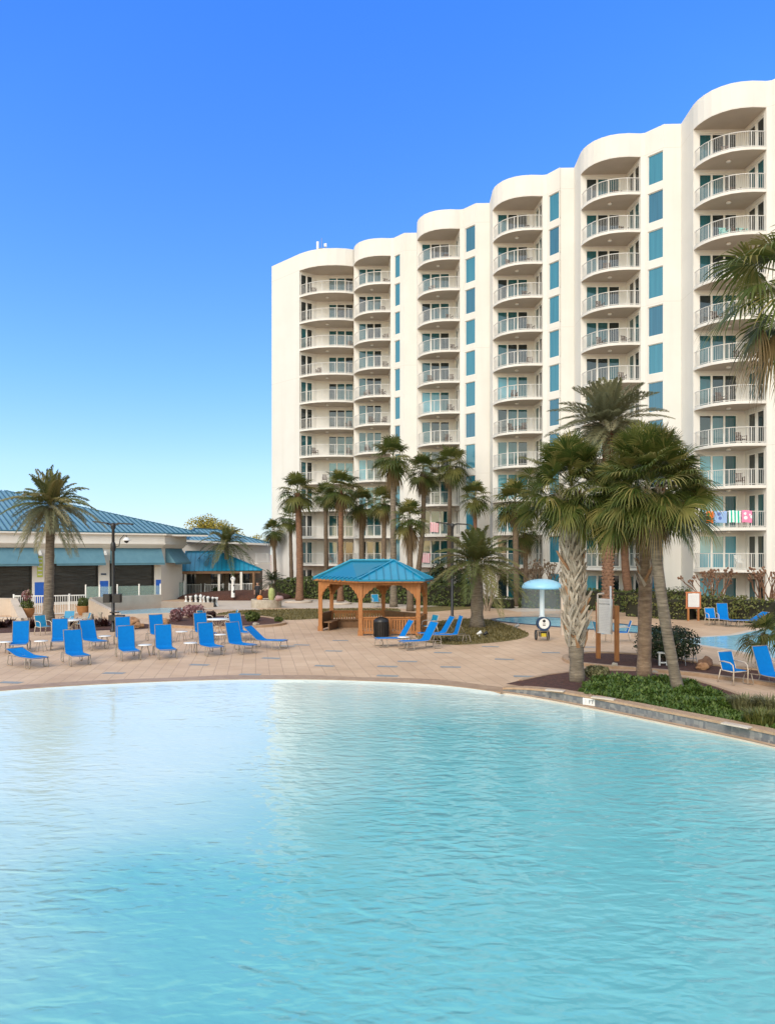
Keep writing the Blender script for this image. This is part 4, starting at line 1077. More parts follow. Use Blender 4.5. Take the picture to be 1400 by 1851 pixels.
for k in range(8):
    a = 2 * PI * k / 8; c_, s_ = math.cos(a), math.sin(a); m.tube([(.42 * c_, .42 * s_, .69), (.22 * c_, .22 * s_, .5), (.12 * c_, .12 * s_, .36), (.2 * c_, .2 * s_, .15), (.36 * c_, .36 * s_, .01)], .014, 6)
m.lathe([(.13, .33), (.15, .36), (.13, .39)], 14); m.build('base', 'cream_metal', dt)
p = G(394, 1145); dt.location = p; dt['label'] = 'round white patio table behind the middle loungers beside the mulch island'
dup(dt, G(125, 1147), .3, 'round white patio table among teal chairs near the left palm')

# ================================================================== LAMPS, SIGNS, FOUNTAIN, SMALL THINGS
def lamp(px, py, top, label):
    p = G(px, py); t = thing('lamp_post', label, 'lamp post', (p.x, p.y, 0), 0, 'black twin arm lamp posts'); h = P(px, top, p.y).z
    m = MB(); m.lathe([(.16, 0), (.16, .12), (.085, .2), (.075, h - .35), (.13, h - .2), (.13, h - .05), (.05, h)], 12); m.build('pole', 'black', t)
    for s in (-1, 1):
        m = MB(); m.bar((s * .05, 0, h - .12), (s * .3, 0, h - .03), .1, .1); m.bar((s * .25, 0, h - .03), (s * 1.0, 0, h + .0 - (.07 if s > 0 else -.06)), .3, .07); m.build('lamp_head', 'black', t)
    return t, h, p
t, h, p = lamp(204.5, 1142, 945, 'black lamp post with dome camera and speakers in the left mulch bed')
m = MB(); z0 = h - 1.25; m.lathe([(.11, z0 - .2), (.13, z0), (.13, z0 + .15), (.09, z0 + .25)], 12)
m.tube([(.1, 0, z0), (.3, 0, z0 + .05), (.36, 0, z0 + .4), (.55, 0, z0 + .62), (.68, 0, z0 + .6), (.68, 0, z0 + .5)], .022, 6); m.build('camera_arm', 'black', t)
m = MB(); m.lathe([(0, z0 + .52), (.1, z0 + .48), (.2, z0 + .36), (.19, z0 + .33), (0, z0 + .33)], 14, (.68, 0, 0), 0); m.lathe([(.12, z0 + .33), (.1, z0 + .25), (0, z0 + .2)], 12, (.68, 0, 0), 1); m.build('dome_camera', ['white', 'black'], t)
for x in (-.27, .27):
    m = MB(); m.box((x, -.1, 1.72), (.34, .28, .44)); m.box((x, -.245, 1.72), (.28, .02, .38)); m.build('speaker', 'black', t)
m = MB(); m.box((.22, -.1, .72), (.75, .3, .28)); m.box((.1, -.1, 1.0), (.4, .25, .06)); m.build('utility_box', 'black', t)
lamp(817, 1118, 946, 'black lamp post on the lawn behind the gazebo loungers')

rs_ = thing('rules_sign', 'white pool rules board on two cedar posts in the mulch', 'sign', G(1095, 1192, .06) ); S0 = rs_.location.copy()
for px, b, tpy in ((1080.5, 1190, 1089), (1114, 1195, 1095)):
    q = G(px, b, .06); z = P(px, tpy, q.y).z; m = MB(); m.box((q.x - S0.x, q.y - S0.y, (z - .06) / 2), (.14, .16, z - .06)); m.build('post', 'wood', rs_)
q0 = G(1080.5, 1190, .06); q1 = G(1114, 1195, .06); dd = (q1 - q0); an_ = math.atan2(dd.y, dd.x)
bc = (q0 + q1) / 2 - S0; bc.x -= .03
nn_ = Vector((math.sin(an_), -math.cos(an_), 0))
m = MB(); c_ = bc + nn_ * .10; m.box((c_.x, c_.y, 1.62), (.70, .03, 1.30), an_); m.build('board', 'board', rs_)
tx = bc + nn_ * .118
text('POOL RULES', .078, 'ink_pale', rs_, (tx.x, tx.y, 2.17), (PI / 2, 0, an_)); text('REGULATIONS', .082, 'ink', rs_, (tx.x, tx.y, 2.07), (PI / 2, 0, an_))
m = MB(); du = Vector((math.cos(an_), math.sin(an_), 0)); rl_ = random.Random(3)
for k in range(15):
    x0, x1 = -.29, .29 - rl_.random() * .2; z = 1.93 - k * .06
    while x0 < x1:
        w = .03 + rl_.random() * .07; c2 = tx + du * (x0 + w / 2); m.box((c2.x, c2.y, z), (w, .004, .011), an_); x0 += w + .02
m.build('fine_print', 'ink_pale', rs_)
c2 = tx + du * .30
m = MB(); m.tube([(c2.x, c2.y - .04, 1.0), (c2.x - .02, c2.y - .03, 2.75)], .035, 8); m.build('white_pole', 'white', rs_)
c2 = tx - du * .33; m = MB(); m.tube([(c2.x, c2.y - .03, 1.0), (c2.x, c2.y - .03, 2.42)], .03, 8); m.tube([(c2.x, c2.y - .03, 2.42), (c2.x + .24, c2.y - .03, 2.45)], .04, 8); m.build('bracket', 'cream_metal', rs_)
p = G(1260, 1124); rb_ = thing('rules_board', 'small orange framed rules board above the right hedge', 'sign', (p.x, p.y + .6, 0)); 
zc = P(1261, 1085, p.y + .6).z
m = MB(); m.box((0, -.05, zc), (.66, .03, .80)); m.build('board', 'board', rb_)
m = MB(); m.box((0, 0, zc + .46), (.92, .07, .08)); m.box((0, 0, zc - .46), (.92, .07, .08)); m.box((-.4, 0, zc), (.08, .07, .86)); m.box((.4, 0, zc), (.08, .07, .86)); m.build('frame', mat('orange_frame', (.50, .17, .07), None, rough=.6), rb_)
for x in (-.3, .3): m = MB(); m.box((x, .02, (zc - .5) / 2), (.1, .1, zc - .5)); m.build('post', 'wood', rb_)
m = MB()
for k in range(9):
    x0 = -.27
    while x0 < .2: w = .04 + rl_.random() * .08; m.box((x0 + w / 2, -.067, zc + .30 - k * .075), (w, .004, .02)); x0 += w + .02
m.build('fine_print', 'ink_pale', rb_)

p = G(979, 1117.5); fo = thing('mushroom_fountain', 'pale blue mushroom fountain with falling water in the shallow pool', 'fountain', (p.x, p.y, .0)); sc_ = p.y / F
m = MB(); zb, zt_ = P(0, 1064, p.y).z, P(0, 1046.5, p.y).z; rr_ = 36 * sc_
m.lathe([(.19, 0), (.19, .1), (.155, .14), (.145, zb)], 18); m.build('pole', 'white', fo)
m = MB(); m.lathe([(.0, zb + .05), (rr_ * .9, zb + .02), (rr_, zb), (rr_ * 1.005, zb + .10)] + [(rr_ * math.cos(a), zb + .10 + (zt_ - zb - .10) * math.sin(a)) for a in [PI / 2 * k / 8 for k in range(1, 9)]], 36); m.build('cap', 'ltblue', fo)
m = MB(); m.lathe([(rr_ * 1.0, zb - .005), (rr_ * 1.02, zb * .5), (rr_ * 1.04, .03)], 36); m.build('falling_water', 'curtain', fo)
p = G(1017, 1148); sp = thing('shower_post', 'plain pale post standing by the shallow pool beside the big palm', 'post', (p.x, p.y, 0))
z = P(0, 1078, p.y).z; m = MB(); m.box((0, 0, z / 2), (.2, .2, z)); m.box((0, 0, z + .02), (.24, .24, .04)); m.build('shaft', 'conc', sp)
m = MB(); m.tube([(0, -.1, z * .8), (0, -.2, z * .82)], .03, 6); m.lathe([(.0, .0), (.06, -.01), (.05, -.05)], 10, (0, -.22, z * .82)); m.build('spout', 'grey', sp)

p = G(980.5, 1158); ct = thing('equipment_cart', 'two wheeled cart with round white faced drum and yellow box', 'cart', (p.x, p.y, 0), 0)
for s in (-1, 1):
    m = MB(); k = 18; pr = []
    m.tube([(s * .36 + .0, .25 + .28 * math.cos(2 * PI * i / 16), .30 + .28 * math.sin(2 * PI * i / 16)) for i in range(17)], .045, 6, cap=False); w_ = m.build('wheel', 'black', ct)
    m = MB(); 
    for i in range(6): a = PI * i / 3; m.bar((s * .36, .25, .30), (s * .36, .25 + .26 * math.cos(a), .30 + .26 * math.sin(a)), .02, .02)
    m.build('rim', 'grey', w_)
m = MB()
for s in (-1, 1): m.tube([(s * .25, -.35, 0), (s * .22, -.2, .55), (s * .26, .15, .62), (s * .26, .45, 1.05)], .022, 6)
m.tube([(-.26, .45, 1.05), (.26, .45, 1.05)], .022, 6); m.box((0, .05, .58), (.6, .6, .05)); m.build('frame', 'tan_metal', ct)
m = MB(); m.box((0, 0, .4), (.46, .4, .3)); m.build('tray', 'black', ct); m = MB(); m.box((0, -.24, .36), (.28, .1, .2)); m.bar((-.1, -.3, .44), (.1, -.3, .44), .03, .02); m.build('yellow_box', 'yellow', ct)
m = MB(); c9 = Vector((0, -.1, 1.02)); 
def disc(m, y, r, z, n=24, mi=0):
    m.add([(r * math.cos(2 * PI * k / n), y, z + r * math.sin(2 * PI * k / n)) for k in range(n)], [tuple(range(n))], mi)
m.tube([(0, -.35, 1.02), (0, .15, 1.02)], .39, 24, 0); m.tube([(0, -.38, 1.02), (0, -.34, 1.02)], .41, 24, 0); m.build('drum', 'navy', ct)
m = MB(); disc(m, -.384, .31, 1.05, mi=0); m.build('face_plate', 'white', ct)
ct.scale = (.77,) * 3
m = MB(); disc(m, -.388, .09, 1.20); m.box((0, -.388, 1.03), (.18, .004, .03)); m.box((0, -.388, .95), (.16, .004, .05)); m.build('vent', 'black', ct)

# boulders
def boulder(px, py, w, h, m_, label, seed, z=0, dz=.7):
    p = G(px, py, z); s_ = p.y / F; b = MB(); b.blob((0, 0, h * s_ * .42), (w * s_ / 2, w * s_ / 2 * dz, h * s_ * .58), seed, .55, 3, fr=1.6)
    o = b.build('boulder', m_, None, (p.x, p.y, z)); tag(o, label, 'rock')
boulder(240, 1133, 26, 17, 'rock', 'tan boulder right of the lamp post, larger of the pair', 1); boulder(252, 1135, 18, 9, 'rock', 'flat orange boulder leaning on the tan one by the lamp post', 2); boulder(293, 1131, 23, 13, 'rock', 'orange boulder behind loungers left of the pink shrub', 3)
boulder(1274, 1208, 27, 20, 'rock2', 'brown square boulder in the mulch behind the armchair', 4, .06); boulder(1269, 1211, 20, 12, 'rock', 'tan boulder in front of the brown square one', 6, .06)
boulder(1110, 1206, 12, 8, 'stone', 'pale flat stone in the mulch near the rules sign', 5, .06); boulder(1183, 1221, 14, 8, 'stone', 'grey stone at the foot of the middle palm', 7, .06); boulder(462, 1130, 10, 5, 'stone', 'pale stone in the mulch island', 8, .09); boulder(662, 1088, 8, 6, 'stone', 'small pale rock on the far path seen through the gazebo', 9)
# stone ring round a palm, path lights
p = G(614, 1091); 
for px, py, r_ in ((540, 1089, 1.1), (614, 1092, .9)):
    p = G(px, py); m = MB(); m.lathe([(r_, 0), (r_ * 1.05, .12), (r_ * .75, .14), (.3, .13)], 24); o = m.build('palm_ring', 'conc', None, (p.x, p.y, .01)); tag(o, 'pale stone ring around the palm %s' % ('in front of the hedge' if px == 540 else 'behind the gazebo post'), 'kerb ring')
for k, (px, py, label) in enumerate([(866, 1152, 'white spotlight on the lawn in front of the squat palm'), (1198, 1203, 'white spotlight frame in the mulch beside the leaning palm'), (934, 1138, 'small grey spotlight at the right end of the lawn'), (877, 1153, 'small black spotlight on the lawn beside the white one')]):
    p = G(px, py, .06 if px > 1100 else 0); t = thing('garden_light', label, 'spotlight', p); mm = ['white', 'white', 'grey', 'black'][k]
    if k == 1:
        m = MB(); m.box((-.13, 0, .22), (.05, .05, .44)); m.box((.13, 0, .22), (.05, .05, .44)); m.box((0, 0, .1), (.22, .04, .05)); m.box((0, 0, .45), (.36, .2, .05)); m.build('stand', mm, t)
    else:
        m = MB(); m.tube([(0, 0, 0), (0, 0, .16)], .02, 6); m.build('stake', mm, t); m = MB(); m.tube([(-.12, 0, .14), (.1, -.02, .26)], [.05, .09], 10); m.build('head', mm, t)
# life ring and hook pole on the hedge
p = G(1330, 1122); lr = thing('life_ring', 'white life ring hung in front of the right hedge', 'life ring', P(1328, 1108, p.y))
m = MB(); m.tube([(.34 * math.cos(2 * PI * i / 20), 0, .34 * math.sin(2 * PI * i / 20)) for i in range(21)], .085, 8, cap=False); m.build('ring', 'white', lr); m = MB()
for i in range(4): a = PI / 4 + PI / 2 * i; m.tube([(.34 * math.cos(a), -.005, .34 * math.sin(a)), (.35 * math.cos(a + .12), -.005, .35 * math.sin(a + .12))], .092, 8)
m.build('band', 'orange', lr)
hp = thing('rescue_pole', 'long white rescue pole lying along the right hedge', 'pole', P(1330, 1106, p.y + .1)); m = MB(); m.tube([(-1.4, 0, .15), (1.5, 0, -.08)], .03, 8); m.build('shaft', 'white', hp); m = MB(); m.tube([(1.5, 0, -.08), (1.7, 0, -.02), (1.75, 0, .1), (1.65, 0, .18)], .02, 6); m.build('hook', 'grey', hp)
# low white metal trestle behind the round shrub
p = G(1245, 1205); tr = thing('folding_stand', 'thin grey metal stand behind the round dark shrub', 'stand', p); m = MB()
for x in (-.22, .22): m.tube([(x, -.25, 0), (x * .8, 0, .62), (x, .25, 0)], .014, 6)
m.tube([(-.18, 0, .62), (.18, 0, .62)], .014, 6); m.tube([(-.2, -.13, .3), (.2, -.13, .3)], .012, 6); m.build('frame', 'grey', tr)

# white picket fences
def fence(pa, pb, h, label, grp=None, sp=.14, post=2.0, name='picket_fence'):
    c = (pa + pb) / 2; t = thing(name, label, 'fence', (c.x, c.y, 0)); a, b = pa - c, pb - c; d = (b - a); L_ = d.length; d.normalize()
    m = MB(); m.bar(a + U * (h - .05), b + U * (h - .05), .06, .07); m.bar(a + U * .12, b + U * .12, .05, .06); m.build('rail', 'white', t)
    k = 0; m = MB()
    while k < L_: p = a + d * k; m.box((p.x, p.y, h / 2 + .03), (.035, .035, h - .16), math.atan2(d.y, d.x)); k += sp
    m.build('pickets', 'white', t)
    k = 0
    while k <= L_ + .01: p = a + d * min(k, L_); m = MB(); m.box((p.x, p.y, h / 2 + .03), (.09, .09, h + .06)); m.build('post', 'white', t); k += post
fence(G(25, 1112), G(90, 1112), 1.3, 'white picket fence left of the tall feather palm', post=1.15); fence(G(92, 1112.5), G(156, 1110.5), 1.32, 'white picket fence right of the tall feather palm', post=1.1)
fence(G(332, 1078), G(365, 1078), 1.15, 'white porch fence by the clubhouse corner', post=1.6); fence(G(370, 1079), G(405, 1079), 1.2, 'white porch fence behind the dark round bush', post=1.7); fence(G(414, 1079.5), G(436, 1079.5), 1.25, 'white solid looking fence right of the porch palm', post=1.2, sp=.1); fence(G(438, 1079.5), G(457, 1079.5), 1.3, 'white gate fence under the right porch post', post=1.0)
# glass wind screens on the terrace
for k, (x0, x1, y0, y1) in enumerate([(155, 205, 1094, 1094), (212, 290, 1093, 1091), (298, 333, 1083, 1082)]):
    a, b = G(x0, y0), G(x1, y1); c = (a + b) / 2; t = thing('glass_screen', ['green tinted glass screen left of the lamp post', 'green tinted glass screen right of the lamp post', 'green tinted glass screen at the clubhouse corner'][k], 'screen', c)
    m = MB(); m.bar(a - c + U * .75, b - c + U * .75, .02, 1.4); m.build('pane', 'clearglass', t)
    for q in (a, (a + b) / 2, b): m = MB(); m.box((q.x - c.x, q.y - c.y, .8), (.09, .09, 1.6)); m.build('post', 'white', t)
# planters with shrubs are built with the plants; giant chess men
def chess(px, py, h, m_, label, kind):
    p = G(px, py); t = thing('chess_piece', label, 'chess piece', (p.x, p.y, .01), 0, 'giant garden chess pieces'); r_ = h * .27
    b = MB(); b.lathe([(0, 0), (r_, 0), (r_, h * .08), (r_ * .75, h * .13), (r_ * .8, h * .18), (r_ * .45, h * .28), (r_ * .36, h * .55), (r_ * .6, h * .62), (r_ * .62, h * .66)], 14); b.build('base', m_, t)
    b = MB()
    if kind == 'pawn': b.lathe([(r_ * .3, h * .66), (r_ * .55, h * .74), (r_ * .62, h * .83), (r_ * .5, h * .93), (0, h)], 12)
    elif kind == 'rook':
        b.lathe([(r_ * .5, h * .66), (r_ * .62, h * .8), (r_ * .7, h * .82), (r_ * .7, h * .92), (0, h * .92)], 12)
        for i in range(4): a = PI / 2 * i; b.box((r_ * .5 * math.cos(a), r_ * .5 * math.sin(a), h * .96), (r_ * .4, r_ * .4, h * .08), a)
    elif kind == 'knight': b.tube([(0, 0, h * .66), (-r_ * .2, 0, h * .8), (0, 0, h * .95), (r_ * .5, 0, h * .86), (r_ * .75, 0, h * .78)], [r_ * .5, r_ * .5, r_ * .36, r_ * .34, r_ * .22], 8)
    else:
        b.lathe([(r_ * .35, h * .66), (r_ * .62, h * .86), (r_ * .45, h * .9), (r_ * .2, h * .95)], 12); b.box((0, 0, h * .97), (r_ * .16, r_ * .16, h * .1)); b.box((0, 0, h * .98), (r_ * .5, r_ * .16, h * .03))
    b.build('head', m_, t)
WHT = [(336, 1089, .55, 'pawn', 'white pawn farthest left of the giant chess set'), (344, 1091, .6, 'rook', 'white rook second from left in the giant chess set'), (354, 1093, .8, 'king', 'white king in the giant chess set'), (362.5, 1094, .85, 'king', 'white queen in the giant chess set'),
       (369, 1095, .75, 'knight', 'white knight in the giant chess set'), (376, 1096.5, .8, 'pawn', 'tall white pawn nearest the island'), (384, 1096.5, .72, 'knight', 'white knight second from right in the chess row'), (391, 1096.5, .7, 'rook', 'white rook at the right end of the chess row')]
for px, py, h_, k, l in WHT: chess(px, py, h_, 'white', l, k)
for px, py, h_, k, l in [(340, 1092, .5, 'pawn', 'black pawn between the leftmost white pieces'), (349.5, 1093, .75, 'king', 'black king behind the white pieces'), (358, 1094, .7, 'knight', 'black knight behind the white king'), (372.5, 1096, .75, 'rook', 'black rook behind the white knight'), (380, 1097, .7, 'pawn', 'black pawn in the gap near the right white knight'), (387.5, 1097, .66, 'pawn', 'black pawn at the right end of the chess row')]: chess(px, py, h_, 'black', l, k)
p = G(421, 1086); tp = thing('totem_post', 'tall spotted black and white post on the mulch mound', 'post', (p.x, p.y, .3)); m = MB(); tz = P(0, 1043, p.y).z - .3
m.lathe([(.16, 0), (.14, tz * .5), (.13, tz * .8), (.2, tz * .86), (.2, tz * .95), (.05, tz)], 12); m.build('shaft', towelmat('spotted_paint', (.75, .74, .72), (.05, .05, .05), 'dot'), tp); m = MB(); m.lathe([(.0, tz), (.09, tz + .04), (0, tz + .1)], 10); m.build('finial', 'white', tp)
# stone planter with pumpkin and cactus
p = G(477, 1100); pl = thing('stone_planter', 'round low stone block planter on the far path', 'planter', (p.x, p.y + 1.1, 0)); m = MB(); rw = 28 * p.y / F
m.lathe([(rw, 0), (rw, .58), (rw - .02, .62), (rw - .28, .62), (rw - .28, .5)], 30); m.build('stone_wall', 'stone', pl); m = MB(); m.lathe([(rw - .27, .52), (rw * .5, .58), (0, .62)], 24); m.build('soil', 'mulch', pl)
for k, (dx, w, h_, mm, nm, lab) in enumerate([(-.36, .46, .40, 'orange', 'pumpkin', 'orange pumpkin sitting in the stone planter'), (.5, .48, .95, 'cactus', 'barrel_cactus', 'pale green column cactus in the stone planter')]):
    t = thing(nm, lab, nm.replace('_', ' '), (p.x + dx, p.y + .3, .55)); m = MB(); prof = []
    nseg = 24
    vs = []
    rows = 9
    for j in range(rows):
        f_ = j / (rows - 1); r_ = w / 2 * (math.sin(PI * (.08 + .84 * f_)) ** .6 if k == 0 else (.75 + .3 * math.sin(PI * f_)) * (1 if j < rows - 1 else .45)); 
        for i in range(nseg): a = 2 * PI * i / nseg; q = r_ * (1 - .1 * abs(math.sin(a * 4))); vs.append((q * math.cos(a), q * math.sin(a), f_ * h_))
    m.add(vs, [(j * nseg + i, j * nseg + (i + 1) % nseg, (j + 1) * nseg + (i + 1) % nseg, (j + 1) * nseg + i) for j in range(rows - 1) for i in range(nseg)] + [tuple(range((rows - 1) * nseg, rows * nseg))], 0, True); m.build('body', mm, t)
    m = MB(); m.tube([(0, 0, h_), (.03, 0, h_ + .12)], [.05, .03], 6); m.build('stem' if k == 0 else 'tip', 'trunk', t)
b = MB(); b.blob((0, 0, .15), (.28, .28, .2), 3, .5, 2); o = b.build('flower_clump', 'pink', None, (p.x + 1.1, p.y + .15, .6)); tag(o, 'pink flower clump at the right rim of the stone planter', 'flowers')
# ================================================================== PLANTS
Z_ = Vector((0, 0, 1))
def fan_frond(mb, o, az, el, pet, rd, nseg=22, droop=.35, fold=.25, rnd=None, mi=0, span=115, tipd=.5, roll=0, own=0):
    rnd = rnd or R
    d = Vector((math.cos(el) * math.cos(az), math.cos(el) * math.sin(az), math.sin(el)))
    s = Vector((-math.sin(az), math.cos(az), 0)) + Z_ * rnd.uniform(-.25, .25); s.normalize()
    g = droop * .35 * pet
    pts = [o + d * pet * t - Z_ * g * t * t for t in (0, .35, .7, 1)]
    w = .018 * max(rd, .7)
    vs = []
    for p in pts: vs += [p - s * w, p + s * w]
    f = (pts[3] - pts[2]).normalized(); u = s.cross(f) * -1
    if u.z < 0: u = -u
    u = (u - f * u.dot(f)).normalized()
    if roll:
        q = Matrix.Rotation(roll, 3, f); s = q @ s; u = q @ u
    fs = [(2 * i, 2 * i + 1, 2 * i + 3, 2 * i + 2) for i in range(3)]
    hub = len(vs); vs.append(pts[3])
    fs.append((6, 7, hub))
    dth = rad(2 * span) / nseg
    for k in range(nseg):
        th = -rad(span) + dth * (k + .5) + rnd.uniform(-.03, .03)
        dr = f * math.cos(th) + s * math.sin(th); pr = -f * math.sin(th) + s * math.cos(th)
        L_ = rd * (1 - .22 * (th / rad(span)) ** 2) * rnd.uniform(.88, 1.06)
        if own and rnd.random() < own: hub = len(vs); vs.append(pts[3] + dr * .01)
        b = len(vs)
        for r, hw in ((.45, .5), (.75, .34), (.92, .16)):
            c = pts[3] + dr * L_ * r + u * (fold * abs(math.sin(th)) * L_ * r) - Z_ * (droop * L_ * r ** 2.2 + (tipd * L_ * max(0, r - .6) ** 1.5))
            h = L_ * .45 * dth * hw * 1.05
            vs += [c - pr * h, c + pr * h]
        c = pts[3] + dr * L_ * 1.02 + u * (fold * abs(math.sin(th)) * L_) - Z_ * (droop * L_ * 1.05 + tipd * L_ * .32); vs.append(c)
        fs += [(hub, b, b + 1), (b, b + 2, b + 3, b + 1), (b + 2, b + 4, b + 5, b + 3), (b + 4, b + 6, b + 5)]
    mb.add(vs, fs, mi)
def feather(mb, o, az, el, L_, ll, nl=34, droop=.5, mi=0, rnd=None, vee=.35, lw=.022, ldroop=.25, tw=0):
    rnd = rnd or R
    d = Vector((math.cos(el) * math.cos(az), math.cos(el) * math.sin(az), math.sin(el))); s = Vector((-math.sin(az), math.cos(az), 0))
    n = 12; rp = []
    for i in range(n + 1):
        t = i / n; rp.append(o + d * L_ * t - Z_ * droop * L_ * t ** 2.1 + s * tw * L_ * t * t)
    vs = []; w = .02 * L_ / 2.5
    for i, p in enumerate(rp): k = w * (1.3 - i / n); vs += [p - s * k, p + s * k]
    fs = [(2 * i, 2 * i + 1, 2 * i + 3, 2 * i + 2) for i in range(n)]
    for j in range(nl):
        t = .12 + .88 * (j + .5) / nl; x = t * n; i = min(int(x), n - 1); p = rp[i].lerp(rp[i + 1], x - i); f = (rp[i + 1] - rp[i]).normalized()
        u = f.cross(s); u = -u if u.z < 0 else u
        le = ll * (math.sin(PI * min(1, (t * .88 + .12)) ** .8) ** .55 + .12) * rnd.uniform(.85, 1.1)
        for sg in (-1, 1):
            dl = (s * sg * .85 + f * (.45 + .5 * t) + u * (vee + rnd.uniform(-.15, .2))).normalized()
            m = p + dl * le * .5; e = p + dl * le - Z_ * ldroop * le; pw = f * lw
            b = len(vs); vs += [m - pw, m + pw, e]
            rv = 2 * i + (1 if sg > 0 else 0)
            fs += [(rv, b, b + 1), (b, b + 2, b + 1)]
    mb.add(vs, fs, mi)
GA = 2.39996
def fan_crown(seed, n, pet, rd, nseg, el0, el1, droop, leafm, rnd_=None, up0=0):
    r = random.Random(seed); mb = MB()
    for i in range(n):
        t = (i + .5) / n; el = rad(el1 + (el0 - el1) * (1 - t) ** 1.05) + r.uniform(-.2, .2)
        k = (.72 + .28 * min(1, t * 2.2)) * r.uniform(.55, 1.12)
        fan_frond(mb, Vector((0, 0, up0 * (1 - t))), i * GA + r.uniform(-.3, .3), el, pet * k, rd * r.uniform(.82, 1.1) * (.85 + .15 * t), nseg, droop * (.4 + 1.1 * t), .3, r, 0, tipd=.25 + .6 * t, roll=r.uniform(-.75, .75), own=.4)
    return mb
def skirt(seed, n, pet, rd, nseg=12, z=0):
    r = random.Random(seed); mb = MB()
    for i in range(n): fan_frond(mb, Vector((0, 0, z - .3 * (i / n) * rd)), i * GA, rad(r.uniform(-78, -48)), pet * r.uniform(.6, 1), rd * r.uniform(.7, 1), nseg, .9, -.1, r, 0, span=60, tipd=.9)
    return mb
def trunk_mb(pts, r0, r1, n=10, seed=0, flare=1.25):
    m = MB(); k = max(8, int(pts[-1].z / .35)); ps = []; rs_ = []
    for i in range(k + 1):
        t = i / k; x = t * (len(pts) - 1); j = min(int(x), len(pts) - 2); p = pts[j].lerp(pts[j + 1], x - j)
        ps.append(p); q = r0 + (r1 - r0) * t; rs_.append(q * (1 + (flare - 1) * max(0, 1 - t * 9)) * (1 + .05 * math.sin(i * 2.4) + .05 * noise.noise(Vector((seed, i * .7, 0)))))
    m.tube(ps, rs_, n); return m, ps
def bez(a, b, bend):
    return [a.lerp(b, t) + bend * 4 * t * (1 - t) for t in [i / 8 for i in range(9)]]

# shared crowns of the far fan palms (unit radius about 1)
WC = {}
for k in range(3):
    r = random.Random(40 + k); mb = MB(); n = 30
    for i in range(n):
        t = (i + .5) / n; el = rad(86 - 128 * t ** .85) + r.uniform(-.15, .15)
        fan_frond(mb, Vector((0, 0, .12 * (1 - t))), i * GA + r.uniform(-.25, .25), el, .52 * r.uniform(.75, 1.15), .56 * r.uniform(.85, 1.08), 15, .22 + .25 * t, .2, r, 0, span=118, tipd=.4)
    WC[k] = mb
    WC[10 + k] = skirt(60 + k, 12, .28, .55, 10)
wmesh = {}
def far_palm(label, px, Y, cx, cy, rpx, tw=8, sk=1, var=0, bend=0, tm='trunk_dark'):
    base = Vector(((px - 700) * Y / F, Y, 0)); top = P(cx, cy, Y) - base
    t = thing('fan_palm', label, 'palm tree', base, 0, 'tall fan palms in front of the hotel'); sc_ = rpx * Y / F
    top.z -= sc_ * .12
    m, ps = trunk_mb(bez(Vector((0, 0, 0)), top, Vector((bend, 0, 0))), tw * .56 * Y / F, tw * .42 * Y / F, 8, px); m.build('trunk', tm, t)
    for nm, key, mt, s_ in (('crown', var % 3, 'washi', 1), ('dead_fronds', 10 + var % 3, 'dead', sk)):
        if nm == 'dead_fronds' and not sk: continue
        if key not in wmesh: o = WC[key].build(nm, mt, t); wmesh[key] = o.data
        else: o = bpy.data.objects.new(nm, wmesh[key]); col.objects.link(o); o.parent = t
        o.location = top; o.rotation_euler = (0, 0, px * 1.3); o.scale = (sc_ * s_ * (.9 if nm[0] == 'd' else 1.0),) * 3
for a in [('small fan palm standing leftmost against the hotel end wall', 499, 79, 494, 957, 25, 6, 1.1, 0), ('fan palm rising behind the hedge between the two leftmost fan palms', 527.5, 74, 524, 935, 29, 7, .8, 1), ('fan palm in a stone ring in front of the left hedge', 541, 62, 537, 886, 43, 12, .7, 2, .1, 'trunk_red'),
          ('slim dark fan palm between the stone ring palm and the gazebo left palm', 590, 70, 588, 893, 30, 8, .8, 0), ('fan palm directly above the left end of the gazebo roof', 615, 61, 616, 880, 42, 10, .9, 1, 0, 'trunk_red'), ('dark fan palm with a long shaggy trunk above the gazebo ridge', 654, 63, 653, 908, 34, 10, 1.2, 2),
          ('tallest fan palm with a brown skirt above the gazebo ridge', 711, 56, 710, 822, 46, 11, 1.15, 0, 0, 'trunk'), ('fan palm with its trunk hidden behind the tallest one', 693, 60, 694, 905, 36, 9, 1, 1), ('leaning fan palm right of the tallest fan palm', 745, 60, 764, 848, 40, 9, 1, 2, .35),
          ('short fan palm with a shaggy brown neck over the gazebo right end', 741, 52, 740, 934, 41, 11, 1.3, 0, 0, 'trunk_dark'), ('slim fan palm right of the leaning one, left of the lamp post', 811, 66, 813, 838, 42, 8, .9, 1), ('fan palm with a red neck above the squat palm', 859, 63, 858, 896, 36, 8, .9, 2, 0, 'trunk_red'),
          ('fan palm with grey trunk left of the mushroom fountain', 934, 57, 930, 905, 50, 11, .8, 0, 0, 'trunk_dark'), ('fan palm with a curved red brown trunk behind the nearer palms', 1142, 52, 1130, 935, 62, 15, .6, 1, -.25, 'trunk_red'), ('shaggy fan palm behind the mushroom fountain, right of the grey one', 951, 60, 948, 960, 33, 9, 1.2, 2)]:
    far_palm(*a)

